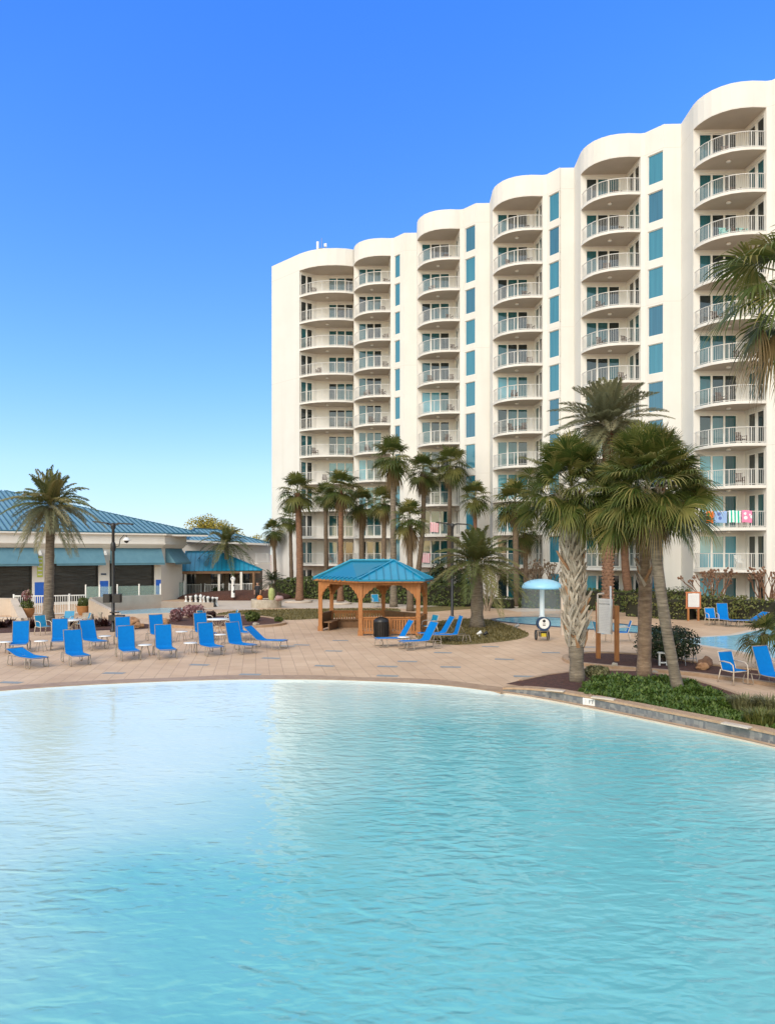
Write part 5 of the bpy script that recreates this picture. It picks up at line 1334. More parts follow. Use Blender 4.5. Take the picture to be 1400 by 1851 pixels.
# near cabbage palms
def boots(m, ps, r0, z0, z1, n, ln, seed, red=.15):
    r = random.Random(seed)
    for i in range(n):
        t = i / n; z = z0 + (z1 - z0) * t; a = i * GA + r.uniform(-.2, .2)
        j = min(range(len(ps)), key=lambda k: abs(ps[k].z - z)); c = Vector((ps[j].x, ps[j].y, z))
        o = Vector((math.cos(a), math.sin(a), 0)); s = Vector((-o.y, o.x, 0)); sk = r.choice((-1, 1)) * r.uniform(.35, .95)
        L_ = ln * r.uniform(.7, 1.25); e = c + o * (r0 * .8 + L_ * r.uniform(.10, .24)) + Z_ * L_ * .85 + s * sk * L_ * .6; q = c + o * (r0 * .92); mid = q.lerp(e, .55) + o * .03
        w = .05 * r.uniform(.7, 1.2); mi = 1 if r.random() < red else 0
        vs = [q - s * w * 1.3, q + s * w * 1.3, mid + s * w * .8, mid - s * w * .8, e + s * w * .45, e - s * w * .45]
        vs += [v - o * .035 for v in vs]
        m.add(vs, [(0, 1, 2, 3), (3, 2, 4, 5), (7, 6, 9, 8), (9, 11, 10, 8), (5, 4, 10, 11), (0, 3, 9, 6), (3, 5, 11, 9), (2, 1, 7, 8), (4, 2, 8, 10)], mi)
def sabal(label, px, py, tpx, tpy, rpx, r0, r1, bootz, nb, seed, n=46, bend=(0, 0, 0), bl=.42, red=.15, el1=-62, tm='trunk'):
    base = G(px, py, .12); Y = base.y; top = P(tpx, tpy, Y) - base
    t = thing('cabbage_palm', label, 'palm tree', base, 0, 'near cabbage palms beside the pool')
    m, ps = trunk_mb(bez(Vector((0, 0, -.1)), top, Vector(bend)), r0, r1, 14, seed, 1.2); m.build('trunk', tm, t)
    m = MB()
    for z0, z1, k in bootz: boots(m, ps, r1 * .95, z0, z1, k, bl, seed, red)
    m.build('leaf_bases', ['boot', 'boot_red'], t)
    rd = rpx * Y / F
    c = fan_crown(seed, n, rd * .68, rd * .45, 28, 88, el1, .22, 'sabal', up0=.6); o = c.build('crown', 'sabal', t); o.location = top
    s = skirt(seed + 1, 7, rd * .3, rd * .36, 14); o = s.build('dead_fronds', 'dead', t); o.location = top
    return t
sabal('cabbage palm with a shaggy criss-cross trunk beside the rules sign', 1043, 1234, 1031, 897, 104, .21, .27, [(1.05, 5.4, 430)], 0, 3, 135, bl=.58, el1=-38, red=.06)
sabal('cabbage palm with bare brown trunk and ragged collar, middle of the near three', 1163, 1225, 1168, 905, 96, .215, .20, [(2.75, 3.35, 22), (3.9, 5.2, 80)], 0, 8, 105, bl=.5, red=.3, el1=-36, tm='trunk_brown')
sabal('leaning smooth grey cabbage palm nearest the pool wall', 1227, 1251, 1177, 893, 118, .15, .155, [(4.95, 5.45, 60)], 0, 17, 155, bend=(-.12, 0, 0), bl=.5, el1=-34)
# frond heads reaching in from the right edge
base = Vector((9.9, 17.2, .1)); t = thing('fan_palm', 'fan palm whose big drooping fronds hang in at the upper right edge', 'palm tree', base)
m, ps = trunk_mb(bez(Vector((0, 0, 0)), Vector((-.35, .1, 10.3)), Vector((.1, 0, 0))), .2, .15, 12, 3); m.build('trunk', 'trunk', t)
mb = MB(); r = random.Random(9)
for az, el, pet, rd in [(178, 22, .85, .95), (200, -8, .95, .95), (165, -18, .95, 1.0), (186, 48, .7, .85), (150, 30, .9, .95), (214, 24, .8, .9), (178, -46, 1.0, .85), (196, -62, 1.0, .9), (100, 20, .9, .9), (40, 25, .9, .9), (-20, 10, .9, .95), (-70, 30, .9, .9), (250, 5, .9, .9), (10, 60, .7, .8), (240, 62, .7, .8), (120, 62, .7, .8), (0, -30, .9, .9), (90, -30, .9, .9), (270, -35, .9, .9), (228, -25, .95, .95)]:
    fan_frond(mb, Vector((0, 0, 0)), rad(az), rad(el), pet * 1.3, rd * 1.22, 30, .30, .22, r, 0, span=118, tipd=.75, roll=r.uniform(-.4, .4), own=.35)
o = mb.build('crown', 'sabal', t); o.location = (-.35, .1, 10.3)
mb = MB()
for az, el in ((186, -38), (172, -58), (205, -50), (60, -50), (300, -55)): fan_frond(mb, Vector((0, 0, -.15)), rad(az), rad(el), 1.25, .95, 22, .7, .1, r, 0, span=75, tipd=.9)
o = mb.build('dead_fronds', 'dead', t); o.location = (-.35, .1, 10.3)
# low fan palm at the right edge, trunk hidden by the lounger
p = G(1378, 1212); t = thing('low_fan_palm', 'low fan palm by the right pool behind the cut off lounger', 'palm tree', p)
m, ps = trunk_mb(bez(Vector((0, 0, 0)), Vector((.05, 0, 1.25)), Vector((0, 0, 0))), .13, .12, 10, 5); m.build('trunk', 'trunk_dark', t)
mb = fan_crown(21, 22, .55, .62, 20, 80, -32, .35, 'washi'); o = mb.build('crown', 'washi', t); o.location = (.05, 0, 1.25)

# feather palms
def feather_palm(label, px, Y, cx, cy, L_, ll, n, el0, el1, m_, seed, r0, r1, droop=(.35, .75), nl=36, name='feather_palm', tm='trunk_red', lw=.025, low=None, z=0, vee=.35, scars=False, ld=.25, shrink=1):
    base = Vector(((px - 700) * Y / F, Y, z)); top = P(cx, cy, Y) - base; t = thing(name, label, 'palm tree', base)
    m, ps = trunk_mb(bez(Vector((0, 0, 0)), top, Vector((0, 0, 0))), r0, r1, 12, seed, 1.3)
    tr = m.build('trunk', tm, t)
    if scars:
        b = MB(); k = 0; zz_ = .3; rr = random.Random(seed)
        while zz_ < top.z - .2:
            for q in range(9):
                a = q * 2 * PI / 9 + k * .35; f_ = zz_ / top.z; rad_ = r0 + (r1 - r0) * f_; c = top * f_; o = Vector((math.cos(a), math.sin(a), 0)); s = Vector((-o.y, o.x, 0))
                b.add([c + o * rad_ * .95 - s * .09, c + o * rad_ * .95 + s * .09, c + o * (rad_ + .09) + Z_ * .13, c + o * rad_ * .9 + Z_ * .2], [(0, 1, 2), (0, 2, 3), (1, 3, 2)], 0)
            k += 1; zz_ += .21
        b.build('leaf_scars', ['trunk_red'], t)
    mb = MB(); r = random.Random(seed); low_ = MB()
    for i in range(n):
        f_ = (i + .5) / n; el = rad(el0 + (el1 - el0) * f_) + r.uniform(-.12, .12); dd = droop[0] + (droop[1] - droop[0]) * f_
        isl_ = low and f_ > low
        feather(low_ if isl_ else mb, Vector((0, 0, .15 * (1 - f_))), i * GA + r.uniform(-.25, .25), el, L_ * r.uniform(.85, 1.08) * (.82 + .18 * min(1, 2 * f_)) * (shrink if isl_ else 1), ll, nl, dd, 0, r, vee, lw, ld, r.uniform(-.12, .12))
    o = mb.build('crown', m_, t); o.location = top
    if low: o = low_.build('old_fronds', 'date', t); o.location = top
    return t
feather_palm('tall feather palm with tan hanging lower fronds in front of the clubhouse', 87, 44.0, 92, 918, 3.3, .52, 60, 88, -42, 'date_g', 5, .30, .22, (.14, .8), 54, low=.58, shrink=.68, tm='trunk', lw=.036, ld=.45)
feather_palm('slender feather palm on the mulch mound in front of the blue porch', 410, 70, 409, 985, 3.1, .55, 34, 80, -18, 'date_g', 6, .26, .2, (.3, .85), 40, tm='trunk', lw=.04)
feather_palm('squat feather palm with a thick grey trunk on the lawn', 862, 40.6, 861, 1022, 3.1, .62, 46, 80, -16, 'date_g', 7, .36, .30, (.22, .62), 56, tm='trunk', lw=.034)
feather_palm('tall date palm with a red patterned trunk above the cabbage palms', 1098, 46, 1098, 770, 4.1, .72, 72, 82, -34, 'date', 8, .33, .28, (.14, .46), 84, name='date_palm', lw=.036, scars=True)
feather_palm('small dark sago palm beside the stone planter', 494, 63, 492, 1055, 1.9, .3, 26, 75, -15, 'shrub', 9, .32, .30, (.25, .7), 26, name='sago_palm', tm='trunk_dark', lw=.03)
# leaf neck of the squat palm
p = Vector(((862 - 700) * 40.6 / F, 40.6, 0))

# ------------------------------------------------------------------ shrubs, hedges, trees
def leafcloud(mb, c, rr, n, size, seed, mi=0, lump=.3, lo=-1, inner=.55, fr=1.4):
    r = random.Random(seed)
    for _ in range(n):
        while True:
            v = Vector((r.gauss(0, 1), r.gauss(0, 1), r.gauss(0, 1)))
            if v.length > .1:
                v.normalize()
                if v.z >= lo: break
        k = (1 + lump * noise.noise(v * fr * 1.5 + Vector((seed, seed * .7, 0)))) * (inner + (1 - inner) * r.random() ** .5)
        p = Vector((c[0] + v.x * rr[0] * k, c[1] + v.y * rr[1] * k, c[2] + v.z * rr[2] * k))
        d = (v + Vector((r.uniform(-1, 1), r.uniform(-1, 1), r.uniform(-.6, 1)))).normalized(); a = d.orthogonal().normalized(); a.rotate(Matrix.Rotation(r.random() * 6.3, 3, d)); b = d.cross(a); s = size * r.uniform(.6, 1.3)
        mb.add([p - a * s * .5, p + b * s * .28 + d * s * .08, p + a * s * .5, p - b * s * .28 + d * s * .08], [(0, 1, 2, 3)], mi)
def shrub(label, px, py, w, h, m_, size, n, seed, z=0, cat='shrub', name='shrub', grp=None, clumps=4, stems=True, core=True, lift=.5):
    p = G(px, py, z); s_ = p.y / F; W, H = w * s_ / 2, h * s_; t = thing(name, label, cat, p, 0, grp); r = random.Random(seed); mb = MB()
    for i in range(clumps):
        a = i * GA; rr = (W * .62 if clumps > 1 else W); ox_ = (W - rr) * math.cos(a) * 1.0; oy_ = (W - rr) * math.sin(a); hz = H * (.5 + .12 * r.random())
        leafcloud(mb, (ox_, oy_, H * lift + (H * (1 - lift)) * .3 * (r.random() - .5)), (rr, rr, H * .48), n // clumps, size, seed * 7 + i)
    mb.build('foliage', m_, t)
    if stems:
        m = MB()
        for i in range(5): a = i * 1.3; m.tube([(.05 * math.cos(a), .05 * math.sin(a), -.02), (W * .3 * math.cos(a), W * .3 * math.sin(a), H * .4), (W * .55 * math.cos(a), W * .55 * math.sin(a), H * .7)], [.03, .022, .01], 5)
        m.build('stems', 'trunk_dark', t)
    return t
def hedge(label, pts, w, h, m_, size, dens_, seed, wob=.12):
    """clipped hedge along ground points"""
    pts = [Vector((p.x, p.y, 0)) for p in pts]; c = sum(pts, Vector()) / len(pts); t = thing('hedge', label, 'hedge', c); mb = MB(); core = MB(); r = random.Random(seed)
    for a, b in zip(pts, pts[1:]):
        a = a - c; b = b - c; d = b - a; L_ = d.length; d.normalize(); s = Vector((-d.y, d.x, 0))
        core.bar(a + Z_ * h * .44, b + Z_ * h * .44, w * .78, h * .86)
        per = w + 2 * h; N_ = int(L_ * per * dens_)
        for _ in range(N_):
            u = r.random() * L_; q = r.random() * per
            if q < h: off, z, nn = -w / 2, q, -s
            elif q < h + w: off, z, nn = q - h - w / 2, h, Z_
            else: off, z, nn = w / 2, q - h - w, s
            pt = a + d * u + s * off + Z_ * z
            k = noise.noise((pt + c) * 1.1 + Vector((seed, 0, 0))) * wob * 2 + noise.noise((pt + c) * .35) * wob * 2.5 - r.random() ** 2 * .18
            # round the upper edges
            if abs(off) > w * .3 and z > h * .75: k -= .12
            pt = pt + nn * k
            n_ = (nn + Vector((r.uniform(-.9, .9), r.uniform(-.9, .9), r.uniform(-.3, .9)))).normalized(); e = n_.orthogonal().normalized(); e.rotate(Matrix.Rotation(r.random() * 6.3, 3, n_)); f = n_.cross(e); s2 = size * r.uniform(.6, 1.3)
            mb.add([pt - e * s2 * .5, pt + f * s2 * .3, pt + e * s2 * .5, pt - f * s2 * .3], [(0, 1, 2, 3)], 0)
    core.build('branches', 'core', t); mb.build('foliage', m_, t)
hedge('tall clipped hedge in front of the hotel left end', [G(506, 1079), G(560, 1081), G(640, 1085)], 1.6, 1.75, 'hedge', .22, 60, 1)
hedge('clipped hedge seen through and right of the gazebo', [G(640, 1088), G(760, 1093), G(850, 1096)], 1.6, 1.7, 'hedge', .2, 60, 2)
hedge('low clipped hedge left of the mushroom fountain', [G(866, 1098), G(926, 1100)], 1.0, .75, 'hedge', .16, 90, 3)
hedge('clipped hedge behind the mushroom fountain and rules sign', [G(940, 1098), G(1040, 1101), G(1150, 1107)], 1.5, 1.55, 'hedge', .17, 70, 4)
hedge('rounded lighter hedge right of the leaning palm', [G(1140, 1113), G(1185, 1116), G(1250, 1120)], 1.7, 1.35, 'hedge2', .15, 85, 5, .22)
hedge('bushy light green hedge behind the life ring at the right edge', [G(1268, 1119), G(1340, 1123), G(1440, 1131)], 2.0, 1.45, 'hedge2', .15, 85, 6, .28)
hedge('taller hedge strip against the rightmost tower', [G(1150, 1101), G(1250, 1104)], 1.4, 1.5, 'hedge', .17, 70, 8, .2)
shrub('round dark evergreen shrub on a short trunk between the near palms', 1204, 1198, 116, 62, 'shrub', .10, 5200, 4, .06, clumps=7, lift=.62)
shrub('dark round bush in front of the white porch fence', 393, 1079, 24, 18, 'shrub', .16, 1400, 5, clumps=3)
shrub('pink flowering shrub behind the boulders, left of two', 318, 1124, 28, 24, 'pink', .13, 1300, 6, .05, clumps=4); shrub('pink flowering shrub right of its pair behind the blue loungers', 350, 1117, 42, 25, 'pink', .13, 1900, 7, .05, clumps=5)
shrub('small red leaved shrub at the island beside the pink shrubs', 380, 1118, 22, 13, 'redleaf', .12, 700, 8, .05, clumps=3)
shrub('spiky green plant in the mulch island', 455, 1123, 30, 18, 'hedge', .16, 900, 9, .08, clumps=4); shrub('small green plant at the right end of the mulch island', 503, 1124, 16, 9, 'hedge', .13, 400, 10, .08, clumps=2)
shrub('grey brown dry bush at the foot of the shaggy palm', 1078, 1226, 46, 22, 'grassy', .12, 1600, 11, .15, clumps=4)
shrub('dark shrub behind the lamp post at the hotel wall, left of two', 792, 1090, 34, 80, 'shrub', .22, 1300, 12, clumps=6); shrub('dark shrub beside the squat palm at the hotel wall, right of two', 832, 1090, 36, 82, 'shrub', .22, 1400, 13, clumps=6)
shrub('dark shrub behind the rounded hedge left of the rules board', 1276, 1118, 26, 40, 'shrub', .16, 900, 14, clumps=4)
for k, (px, py, w, h, l) in enumerate([(1345, 1285, 62, 34, 'dry tufted grass plant right of the leaning palm'), (1392, 1292, 60, 40, 'pale spiky grass plant at the right edge of the bed'), (1375, 1312, 70, 36, 'olive grass clump nearest the pool wall at the right edge')]):
    p = G(px, py, .17); t = thing('grass_clump', l, 'grass clump', p, 0, 'tufted grass plants in the pool bed'); mb = MB(); r = random.Random(k + 50); s_ = p.y / F
    for i in range(420):
        a = r.random() * 6.28; q = r.random() ** .5 * w * s_ * .35; o = Vector((q * math.cos(a), q * math.sin(a), 0)); L_ = h * s_ * r.uniform(.6, 1.15); b = a + r.uniform(-.6, .6); d = Vector((math.cos(b), math.sin(b), 0)); lean = r.uniform(.2, .8); sd = Vector((-d.y, d.x, 0)) * .012
        m1 = o + d * L_ * lean * .4 + Z_ * L_ * .6; e = o + d * L_ * lean + Z_ * L_ * (.95 - .4 * lean)
        mb.add([o - sd, o + sd, m1 + sd, m1 - sd, e], [(0, 1, 2, 3), (3, 2, 4)], 0)
    mb.build('blades', 'grassy' if k != 2 else 'hedge2', t)
# dark red border plants in the left bed: one row of countable clumps
rr_ = random.Random(77); cl0 = None
xs = [-6, 6, 18, 30, 42, 53, 64, 106, 117, 128, 140, 152, 164, 176, 188]
for k, x in enumerate(xs):
    py = 1134 + rr_.uniform(-3, 3) - (3 if x > 100 else 0)
    lab = 'dark red leaved border plant, %s from the left along the mulch bed' % ORD[k]
    if cl0 is None:
        t = thing('border_plant', lab, 'plant', G(x, py), 0, 'dark red border plants in the left bed'); mb = MB()
        for i in range(70):
            a = rr_.random() * 6.28; L_ = rr_.uniform(.3, .62); el = rr_.uniform(.3, 1.4); d = Vector((math.cos(a) * math.cos(el), math.sin(a) * math.cos(el), math.sin(el))); s = Vector((-math.sin(a), math.cos(a), 0)) * .045; o = Vector((rr_.uniform(-.15, .15), rr_.uniform(-.15, .15), 0))
            mb.add([o, o + d * L_ * .5 + s, o + d * L_ - Z_ * .03, o + d * L_ * .5 - s], [(0, 1, 2, 3)], 0)
        mb.build('foliage', 'redleaf', t); cl0 = t
    else: dup(cl0, G(x, py), rr_.random() * 6, lab, rr_.uniform(.85, 1.2))
# ground cover: juniper-like carpet in the raised bed (nobody could count it)
def inside(p, poly):
    c = False; j = len(poly) - 1
    for i in range(len(poly)):
        if (poly[i].y > p[1]) != (poly[j].y > p[1]) and p[0] < (poly[j].x - poly[i].x) * (p[1] - poly[i].y) / (poly[j].y - poly[i].y) + poly[i].x: c = not c
        j = i
    return c
gcp = gp([(1052, 1248), (1064, 1236), (1085, 1224), (1150, 1224), (1235, 1234), (1290, 1250), (1335, 1268), (1400, 1297), (1500, 1330), (1500, 1352), (1400, 1322), (1320, 1306), (1200, 1281), (1120, 1267), (1060, 1257)], .2)
gcp = [p.xy for p in smooth_loop(gcp, 3)]
mb = MB(); r = random.Random(4); xs_ = [p.x for p in gcp]; ys_ = [p.y for p in gcp]; cnt_ = 0
while cnt_ < 26000:
    x, y = r.uniform(min(xs_), max(xs_)), r.uniform(min(ys_), max(ys_))
    wob_ = Vector((noise.noise(Vector((x * 2, y * 2, 3))), noise.noise(Vector((x * 2, y * 2, 9))))) * .25
    if not inside((x + wob_.x, y + wob_.y), gcp): continue
    cnt_ += 1
    hz = .14 + max(0, .05 + .20 * noise.noise(Vector((x * 1.1, y * 1.1, 0))) + .10 * noise.noise(Vector((x * 3.5, y * 3.5, 5)))) * (.35 + .65 * r.random())
    a = r.random() * 6.28; el = r.uniform(.1, 1.1); L_ = r.uniform(.07, .17); d = Vector((math.cos(a) * math.cos(el), math.sin(a) * math.cos(el), math.sin(el))); s = Vector((-math.sin(a), math.cos(a), 0)) * L_ * .22; o = Vector((x, y, hz))
    mb.add([o - s * .4, o + d * L_ * .5 - s, o + d * L_, o + d * L_ * .5 + s, o + s * .4], [(0, 1, 2, 3, 4)], 0)
stuff(mb.build('ground_cover', 'ground'))
# rough grass blades on the lawns
mb = MB(); r = random.Random(8)
for pl_ in ([(770, 1135), (790, 1124), (840, 1118.5), (885, 1121), (930, 1134), (955, 1146), (940, 1155), (890, 1162), (820, 1166), (768, 1160)], [(392, 1110), (430, 1104), (500, 1102), (640, 1100), (720, 1101), (700, 1112), (585, 1118), (520, 1121), (460, 1117)]):
    g_ = [p.xy for p in gp(pl_)]; x0, x1, y0, y1 = min(p.x for p in g_), max(p.x for p in g_), min(p.y for p in g_), max(p.y for p in g_); k = 0
    while k < 6000:
        x, y = r.uniform(x0, x1), r.uniform(y0, y1)
        if not inside((x, y), g_): continue
        k += 1; a = r.random() * 6.28; L_ = r.uniform(.05, .12); d = Vector((math.cos(a), math.sin(a), 0)); s = Vector((-d.y, d.x, 0)) * .03
        mb.add([(x - s.x, y - s.y, .005), (x + s.x, y + s.y, .005), (x + d.x * L_ * .5, y + d.y * L_ * .5, L_)], [(0, 1, 2)], 0)
stuff(mb.build('grass', leaf('lawn_blade', (.10, .085, .025), (.17, .13, .04), (.24, .19, .075))))
# bare crepe myrtles
def bare_tree(label, px, Y, h, seed, m_='bark', n=5, spread=.35, leafy=0, name='crepe_myrtle'):
    base = Vector(((px - 700) * Y / F, Y, 0)); t = thing(name, label, 'tree', base); r = random.Random(seed); m = MB(); tips = []
    def grow(p, d, L_, rd, lv):
        q = p + d * L_ + Vector((r.uniform(-.1, .1), r.uniform(-.1, .1), 0)) * L_
        m.tube([p, p.lerp(q, .5) + Vector((r.uniform(-.05, .05), r.uniform(-.05, .05), 0)) * L_, q], [rd, rd * .85, rd * .68], 6, cap=lv == 0)
        if lv == 0: tips.append(q); return
        for _ in range(r.choice((2, 3))):
            dd = (d + Vector((r.uniform(-1, 1), r.uniform(-1, 1), r.uniform(0, .5))) * .55).normalized(); grow(q, dd, L_ * r.uniform(.6, .8), rd * .62, lv - 1)
    for i in range(n):
        a = i * 6.28 / n + r.random(); grow(Vector((.08 * math.cos(a), .08 * math.sin(a), -.05)), Vector((math.cos(a) * spread, math.sin(a) * spread, 1)).normalized(), h * .42, .075, 3)
    c = MB()
    for q in tips:
        m.blob(q, (.07, .07, .07), r.randrange(99), .4, 1)
        if leafy: leafcloud(c, q, (.28, .28, .22), leafy, .11, r.randrange(999))
    m.build('trunk', m_, t)
    if leafy: c.build('crown', 'hedge', t)
bare_tree('bare pale crepe myrtle beside the squat palm', 880, 52, 3.3, 3, leafy=5); bare_tree('bare knobbly crepe myrtle behind the fountain', 985, 55, 3.4, 4, 'trunk_dark'); bare_tree('bare knobbly crepe myrtle under the rightmost balconies', 1288, 47.5, 2.9, 5, 'trunk_red', 6, .45); bare_tree('bare crepe myrtle at the right edge by the tower', 1386, 45.5, 3.0, 6, 'trunk_red', 5, .3)
# far trees behind the clubhouse
def crown_tree(label, px, Y, top, w, seed, m_='yellowtree', n=2600):
    base = Vector(((px - 700) * Y / F, Y, 0)); t = thing('broadleaf_tree', label, 'tree', base, 0, 'yellow green trees behind the clubhouse'); h = P(0, top, Y).z; W = w * Y / F / 2; r = random.Random(seed); m = MB(); c = MB()
    m.tube([(0, 0, 0), (.1, 0, h * .4), (0, .1, h * .75)], [.28, .2, .1], 8)
    for i in range(9):
        a = i * GA; q = (W * .75 * math.cos(a) * (i / 9) ** .5, W * .6 * math.sin(a) * (i / 9) ** .5, h * (.62 + .26 * r.random())); m.tube([(0, 0, h * .4), (q[0] * .6, q[1] * .6, q[2] * .8), q], [.12, .08, .03], 5)
        leafcloud(c, q, (W * .5, W * .5, h * .15), n // 9, .3, seed * 13 + i, inner=.3)
    m.build('trunk', 'trunk_dark', t); c.build('crown', m_, t)
crown_tree('yellow green tree behind the annexe roof, left of two', 376, 112, 932, 84, 2, n=4200); crown_tree('yellow green tree behind the annexe roof, right of two', 412, 118, 941, 56, 3, n=2600); crown_tree('distant yellow tree low beside the hotel end wall', 468, 125, 965, 44, 4, n=1600)
# terracotta planters with plants
for k, (px, py, w, lab) in enumerate([(49, 1116, 26, 'terracotta bowl planter by the left fence'), (151, 1112, 24, 'terracotta planter by the right fence end')]):
    p = G(px, py); s_ = p.y / F; W = w * s_ / 2; t = thing('flower_pot', lab, 'planter', p, 0, 'terracotta planters'); m = MB(); H = 17 * s_; m.lathe([(W * .6, 0), (W * .95, H * .5), (W, H * .92), (W * 1.05, H), (W * .92, H), (W * .85, H * .86), (0, H * .86)], 22); m.build('pot', 'terracotta', t)
    p2 = Vector((p.x, p.y, H * .85)); t = thing('potted_plant', ['tall loose green and pink plant in the left terracotta bowl', 'low dark green plant in the right terracotta planter'][k], 'plant', p2); c = MB()
    leafcloud(c, (0, 0, .25), (W * .85, W * .85, .4), 600, .14, k + 5); c.build('foliage', 'hedge', t)
    if k == 0: c = MB(); leafcloud(c, (.0, 0, .85), (W * .7, W * .7, .42), 350, .13, 9, inner=.2); c.build('blossoms', 'pink', t); c = MB(); leafcloud(c, (.1, 0, 1.0), (.2, .2, .3), 90, .13, 19, inner=.2); c.build('buds', 'hedge2', t)
p = G(162, 1131); m = MB(); m.box((0, 0, .32), (.32, .3, .64)); m.box((-.12, -.02, .55), (.4, .34, .32)); o = m.build('utility_pedestal', 'stone', None, (p.x, p.y, 0)); tag(o, 'weathered utility pedestal in the left mulch bed', 'pedestal')
p = G(181, 1132); m = MB(); m.box((0, 0, .35), (.12, .12, .7)); m.box((0, 0, .72), (.2, .16, .1)); o = m.build('bollard', 'stone', None, (p.x, p.y, 0)); tag(o, 'thin weathered post between pedestal and lamp post', 'post')

# ================================================================== PERSON
p = G(465.5, 1092); per = thing('person', 'person in dark shirt and trousers standing behind the stone planter', 'person', p, rad(-95))
J = {'pelvis': ((0, 0, .95), .155), 'waist': ((0, 0, 1.1), .135), 'chest': ((.01, 0, 1.32), .16), 'neck': ((.01, 0, 1.49), .055), 'headb': ((.02, 0, 1.58), .085), 'head': ((.025, 0, 1.66), .10), 'headt': ((.01, 0, 1.735), .07)}
E = [('pelvis', 'waist'), ('waist', 'chest'), ('chest', 'neck'), ('neck', 'headb'), ('headb', 'head'), ('head', 'headt')]
for s, n_ in ((-1, 'r'), (1, 'l')):
    J.update({'sh' + n_: ((0, s * .18, 1.42), .068), 'el' + n_: ((-.02, s * .25, 1.14), .046), 'wr' + n_: ((.07, s * .24, .90), .032), 'ha' + n_: ((.09, s * .235, .82), .036), 'hip' + n_: ((0, s * .095, .90), .095), 'kn' + n_: ((.02, s * .11, .50), .062), 'an' + n_: ((-.01, s * .115, .09), .045), 'to' + n_: ((.14, s * .13, .045), .042)})
    E += [('chest', 'sh' + n_), ('sh' + n_, 'el' + n_), ('el' + n_, 'wr' + n_), ('wr' + n_, 'ha' + n_), ('pelvis', 'hip' + n_), ('hip' + n_, 'kn' + n_), ('kn' + n_, 'an' + n_), ('an' + n_, 'to' + n_)]
    for f, (dy, L_) in enumerate(((-.028, .07), (-.01, .085), (.01, .08), (.028, .065))):
        J['f%s%d' % (n_, f)] = ((.10 + .01 * f, s * .235 + dy * .6, .82 - L_), .011); E.append(('ha' + n_, 'f%s%d' % (n_, f)))
    J['th' + n_] = ((.135, s * .215, .79), .012); E.append(('ha' + n_, 'th' + n_))
J['nose'] = ((.125, 0, 1.645), .018); E.append(('head', 'nose'))
for s, n_ in ((-1, 'r'), (1, 'l')): J['ear' + n_] = ((.02, s * .095, 1.65), .02); E.append(('head', 'ear' + n_))
ks = list(J); me = bpy.data.meshes.new('body'); me.from_pydata([J[k][0] for k in ks], [(ks.index(a), ks.index(b)) for a, b in E], [])
tmp = bpy.data.objects.new('tmp', me); col.objects.link(tmp); sk_ = tmp.modifiers.new('s', 'SKIN')
for i, k in enumerate(ks): me.skin_vertices[0].data[i].radius = (J[k][1],) * 2; me.skin_vertices[0].data[i].use_root = k == 'pelvis'
tmp.modifiers.new('d', 'SUBSURF').levels = 2
dg = bpy.context.evaluated_depsgraph_get(); bm_ = bpy.data.meshes.new_from_object(tmp.evaluated_get(dg)); bpy.data.objects.remove(tmp)
bm_.name = 'body'; bm_.materials.clear()
for k in ('skin', 'cloth_dark', 'cloth_trouser', 'black'): bm_.materials.append(M[k])
for f in bm_.polygons:
    z, y = f.center.z, abs(f.center.y); f.use_smooth = True
    arm = y > .19 and z < 1.2
    f.material_index = 0 if z > 1.47 or (arm and z < 1.12) else (1 if z > .93 else (2 if z > .10 else 3))
o = bpy.data.objects.new('body', bm_); col.objects.link(o); o.parent = per
m = MB(); m.blob((-.012, 0, 1.685), (.115, .108, .105), 2, .1, 2); h_ = m.build('hair', 'hair', per)
m = MB()
for s in (-1, 1): m.blob((.112, s * .036, 1.675), (.014, .016, .01), 1, 0, 1)
m.build('eyes', 'black', per); m = MB(); m.box((.108, 0, 1.595), (.02, .05, .012)); m.build('mouth', mat('lips', (.30, .12, .09)), per)

# ================================================================== CAMERA, SKY, LIGHT
cam = bpy.data.cameras.new('camera'); co = bpy.data.objects.new('camera', cam); col.objects.link(co)
co.location = (0, 0, HC); co.rotation_euler = (PI / 2, 0, 0)
cam.sensor_fit = 'HORIZONTAL'; cam.sensor_width = 36; cam.lens = 36 * F / 1400; cam.shift_y = (HY - 925.5) / 1400; cam.clip_end = 3000; cam.clip_start = .1
sc.camera = co
SUN_EL, SUN_AZ = 36, 205      # azimuth clockwise from +Y
w = bpy.data.worlds.new('World'); sc.world = w; w.use_nodes = True
nt = w.node_tree; N = nt.nodes; L = nt.links; bg = N['Background']
sky = N.new('ShaderNodeTexSky'); sky.sky_type = 'NISHITA'; sky.sun_disc = False; sky.sun_elevation = rad(SUN_EL); sky.sun_rotation = rad(SUN_AZ)
sky.air_density = 1.0; sky.dust_density = .35; sky.ozone_density = 2.2
tc = N.new('ShaderNodeTexCoord'); sp = N.new('ShaderNodeSeparateXYZ'); L.new(tc.outputs['Generated'], sp.inputs[0])
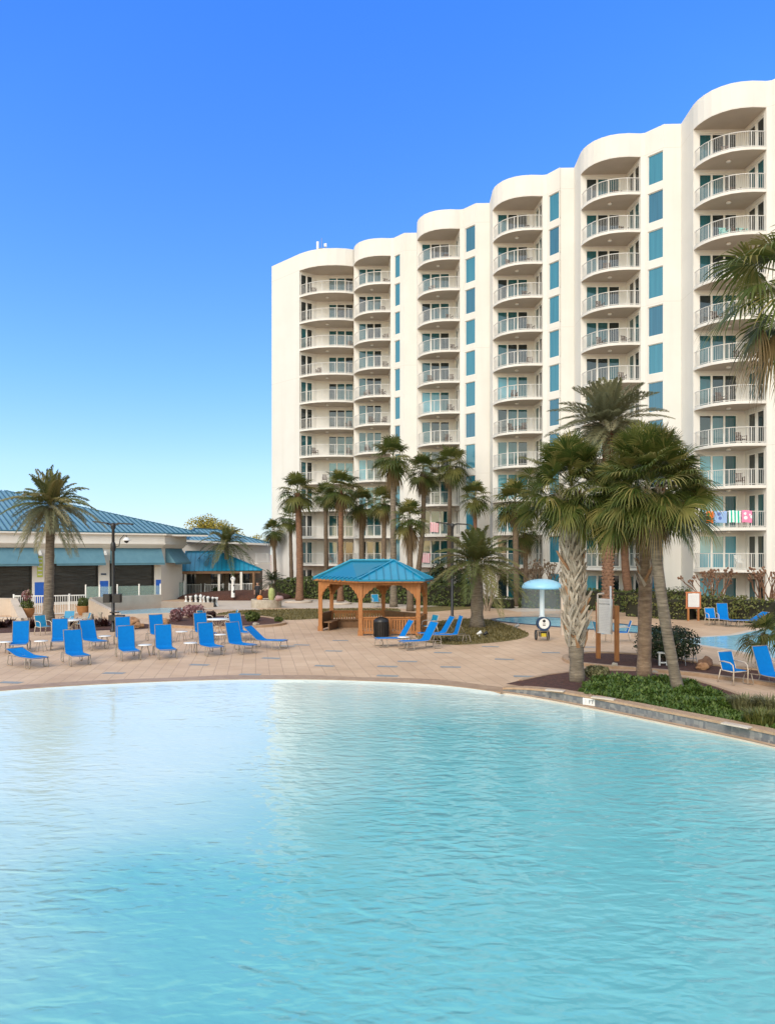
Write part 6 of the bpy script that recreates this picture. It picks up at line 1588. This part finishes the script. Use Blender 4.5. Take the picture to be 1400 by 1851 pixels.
# the blue half of the sky (away from the sun) is deepened, the half round the sun is tinted warm for neutral fill
rp = N.new('ShaderNodeValToRGB'); L.new(sp.outputs[2], rp.inputs[0]); el = rp.color_ramp.elements
STOPS = [(.0, (.46, .52, .68)), (.035, (.48, .55, .72)), (.11, (.53, .62, .76)), (.22, (.43, .64, .88)), (.345, (.36, .64, 1.03)), (.485, (.30, .64, 1.25)), (.60, (.26, .64, 1.42)), (.67, (3.6, 2.6, 1.6)), (1, (5.4, 3.2, 1.75))]  # last stops: unseen white cap overhead, added for water reflections and fill
el[0].position, el[0].color = STOPS[0][0], (*STOPS[0][1], 1); el[1].position, el[1].color = STOPS[-1][0], (*STOPS[-1][1], 1)
for q, cc in STOPS[1:-1]: x = el.new(q); x.color = (*cc, 1)
a = rad(SUN_AZ); vd = N.new('ShaderNodeVectorMath'); vd.operation = 'DOT_PRODUCT'; vd.inputs[1].default_value = (math.sin(a), math.cos(a), 0); L.new(tc.outputs['Generated'], vd.inputs[0])
mr = N.new('ShaderNodeMapRange'); mr.interpolation_type = 'SMOOTHSTEP'; mr.inputs['From Min'].default_value = -.25; mr.inputs['From Max'].default_value = .45; L.new(vd.outputs['Value'], mr.inputs['Value'])
mx = N.new('ShaderNodeMix'); mx.data_type = 'RGBA'; mx.inputs['B'].default_value = (1.25, 1.02, .74, 1); L.new(mr.outputs[0], mx.inputs['Factor']); L.new(rp.outputs[0], mx.inputs['A'])
ml = N.new('ShaderNodeMix'); ml.data_type = 'RGBA'; ml.blend_type = 'MULTIPLY'; ml.inputs['Factor'].default_value = 1; L.new(sky.outputs[0], ml.inputs['A']); L.new(mx.outputs['Result'], ml.inputs['B'])
az = N.new('ShaderNodeMapRange'); az.inputs['From Min'].default_value = .78; az.inputs['From Max'].default_value = 1; az.inputs['To Min'].default_value = 1.28; az.inputs['To Max'].default_value = 1.0; L.new(sp.outputs[1], az.inputs['Value'])

sv = N.new('ShaderNodeVectorMath'); sv.operation = 'SCALE'; L.new(ml.outputs['Result'], sv.inputs[0]); L.new(az.outputs[0], sv.inputs['Scale'])
L.new(sv.outputs[0], bg.inputs[0]); bg.inputs[1].default_value = .11
sl = bpy.data.lights.new('sun', 'SUN'); so = bpy.data.objects.new('sun', sl); col.objects.link(so)
sl.energy = 1.15; sl.angle = rad(30); sl.color = (1, .93, .83)
a, e = rad(SUN_AZ), rad(SUN_EL)
sd = Vector((math.sin(a) * math.cos(e), math.cos(a) * math.cos(e), math.sin(e)))
so.rotation_euler = sd.to_track_quat('Z', 'Y').to_euler()
sc.view_settings.view_transform = 'Standard'; sc.view_settings.look = 'None'; sc.view_settings.gamma = 1; sc.view_settings.use_curve_mapping = False
sc.view_settings.exposure = 1.05
sc.cycles.use_denoising = True
sc.cycles.max_bounces = 8; sc.cycles.transparent_max_bounces = 12; sc.cycles.caustics_reflective = False; sc.cycles.caustics_refractive = False
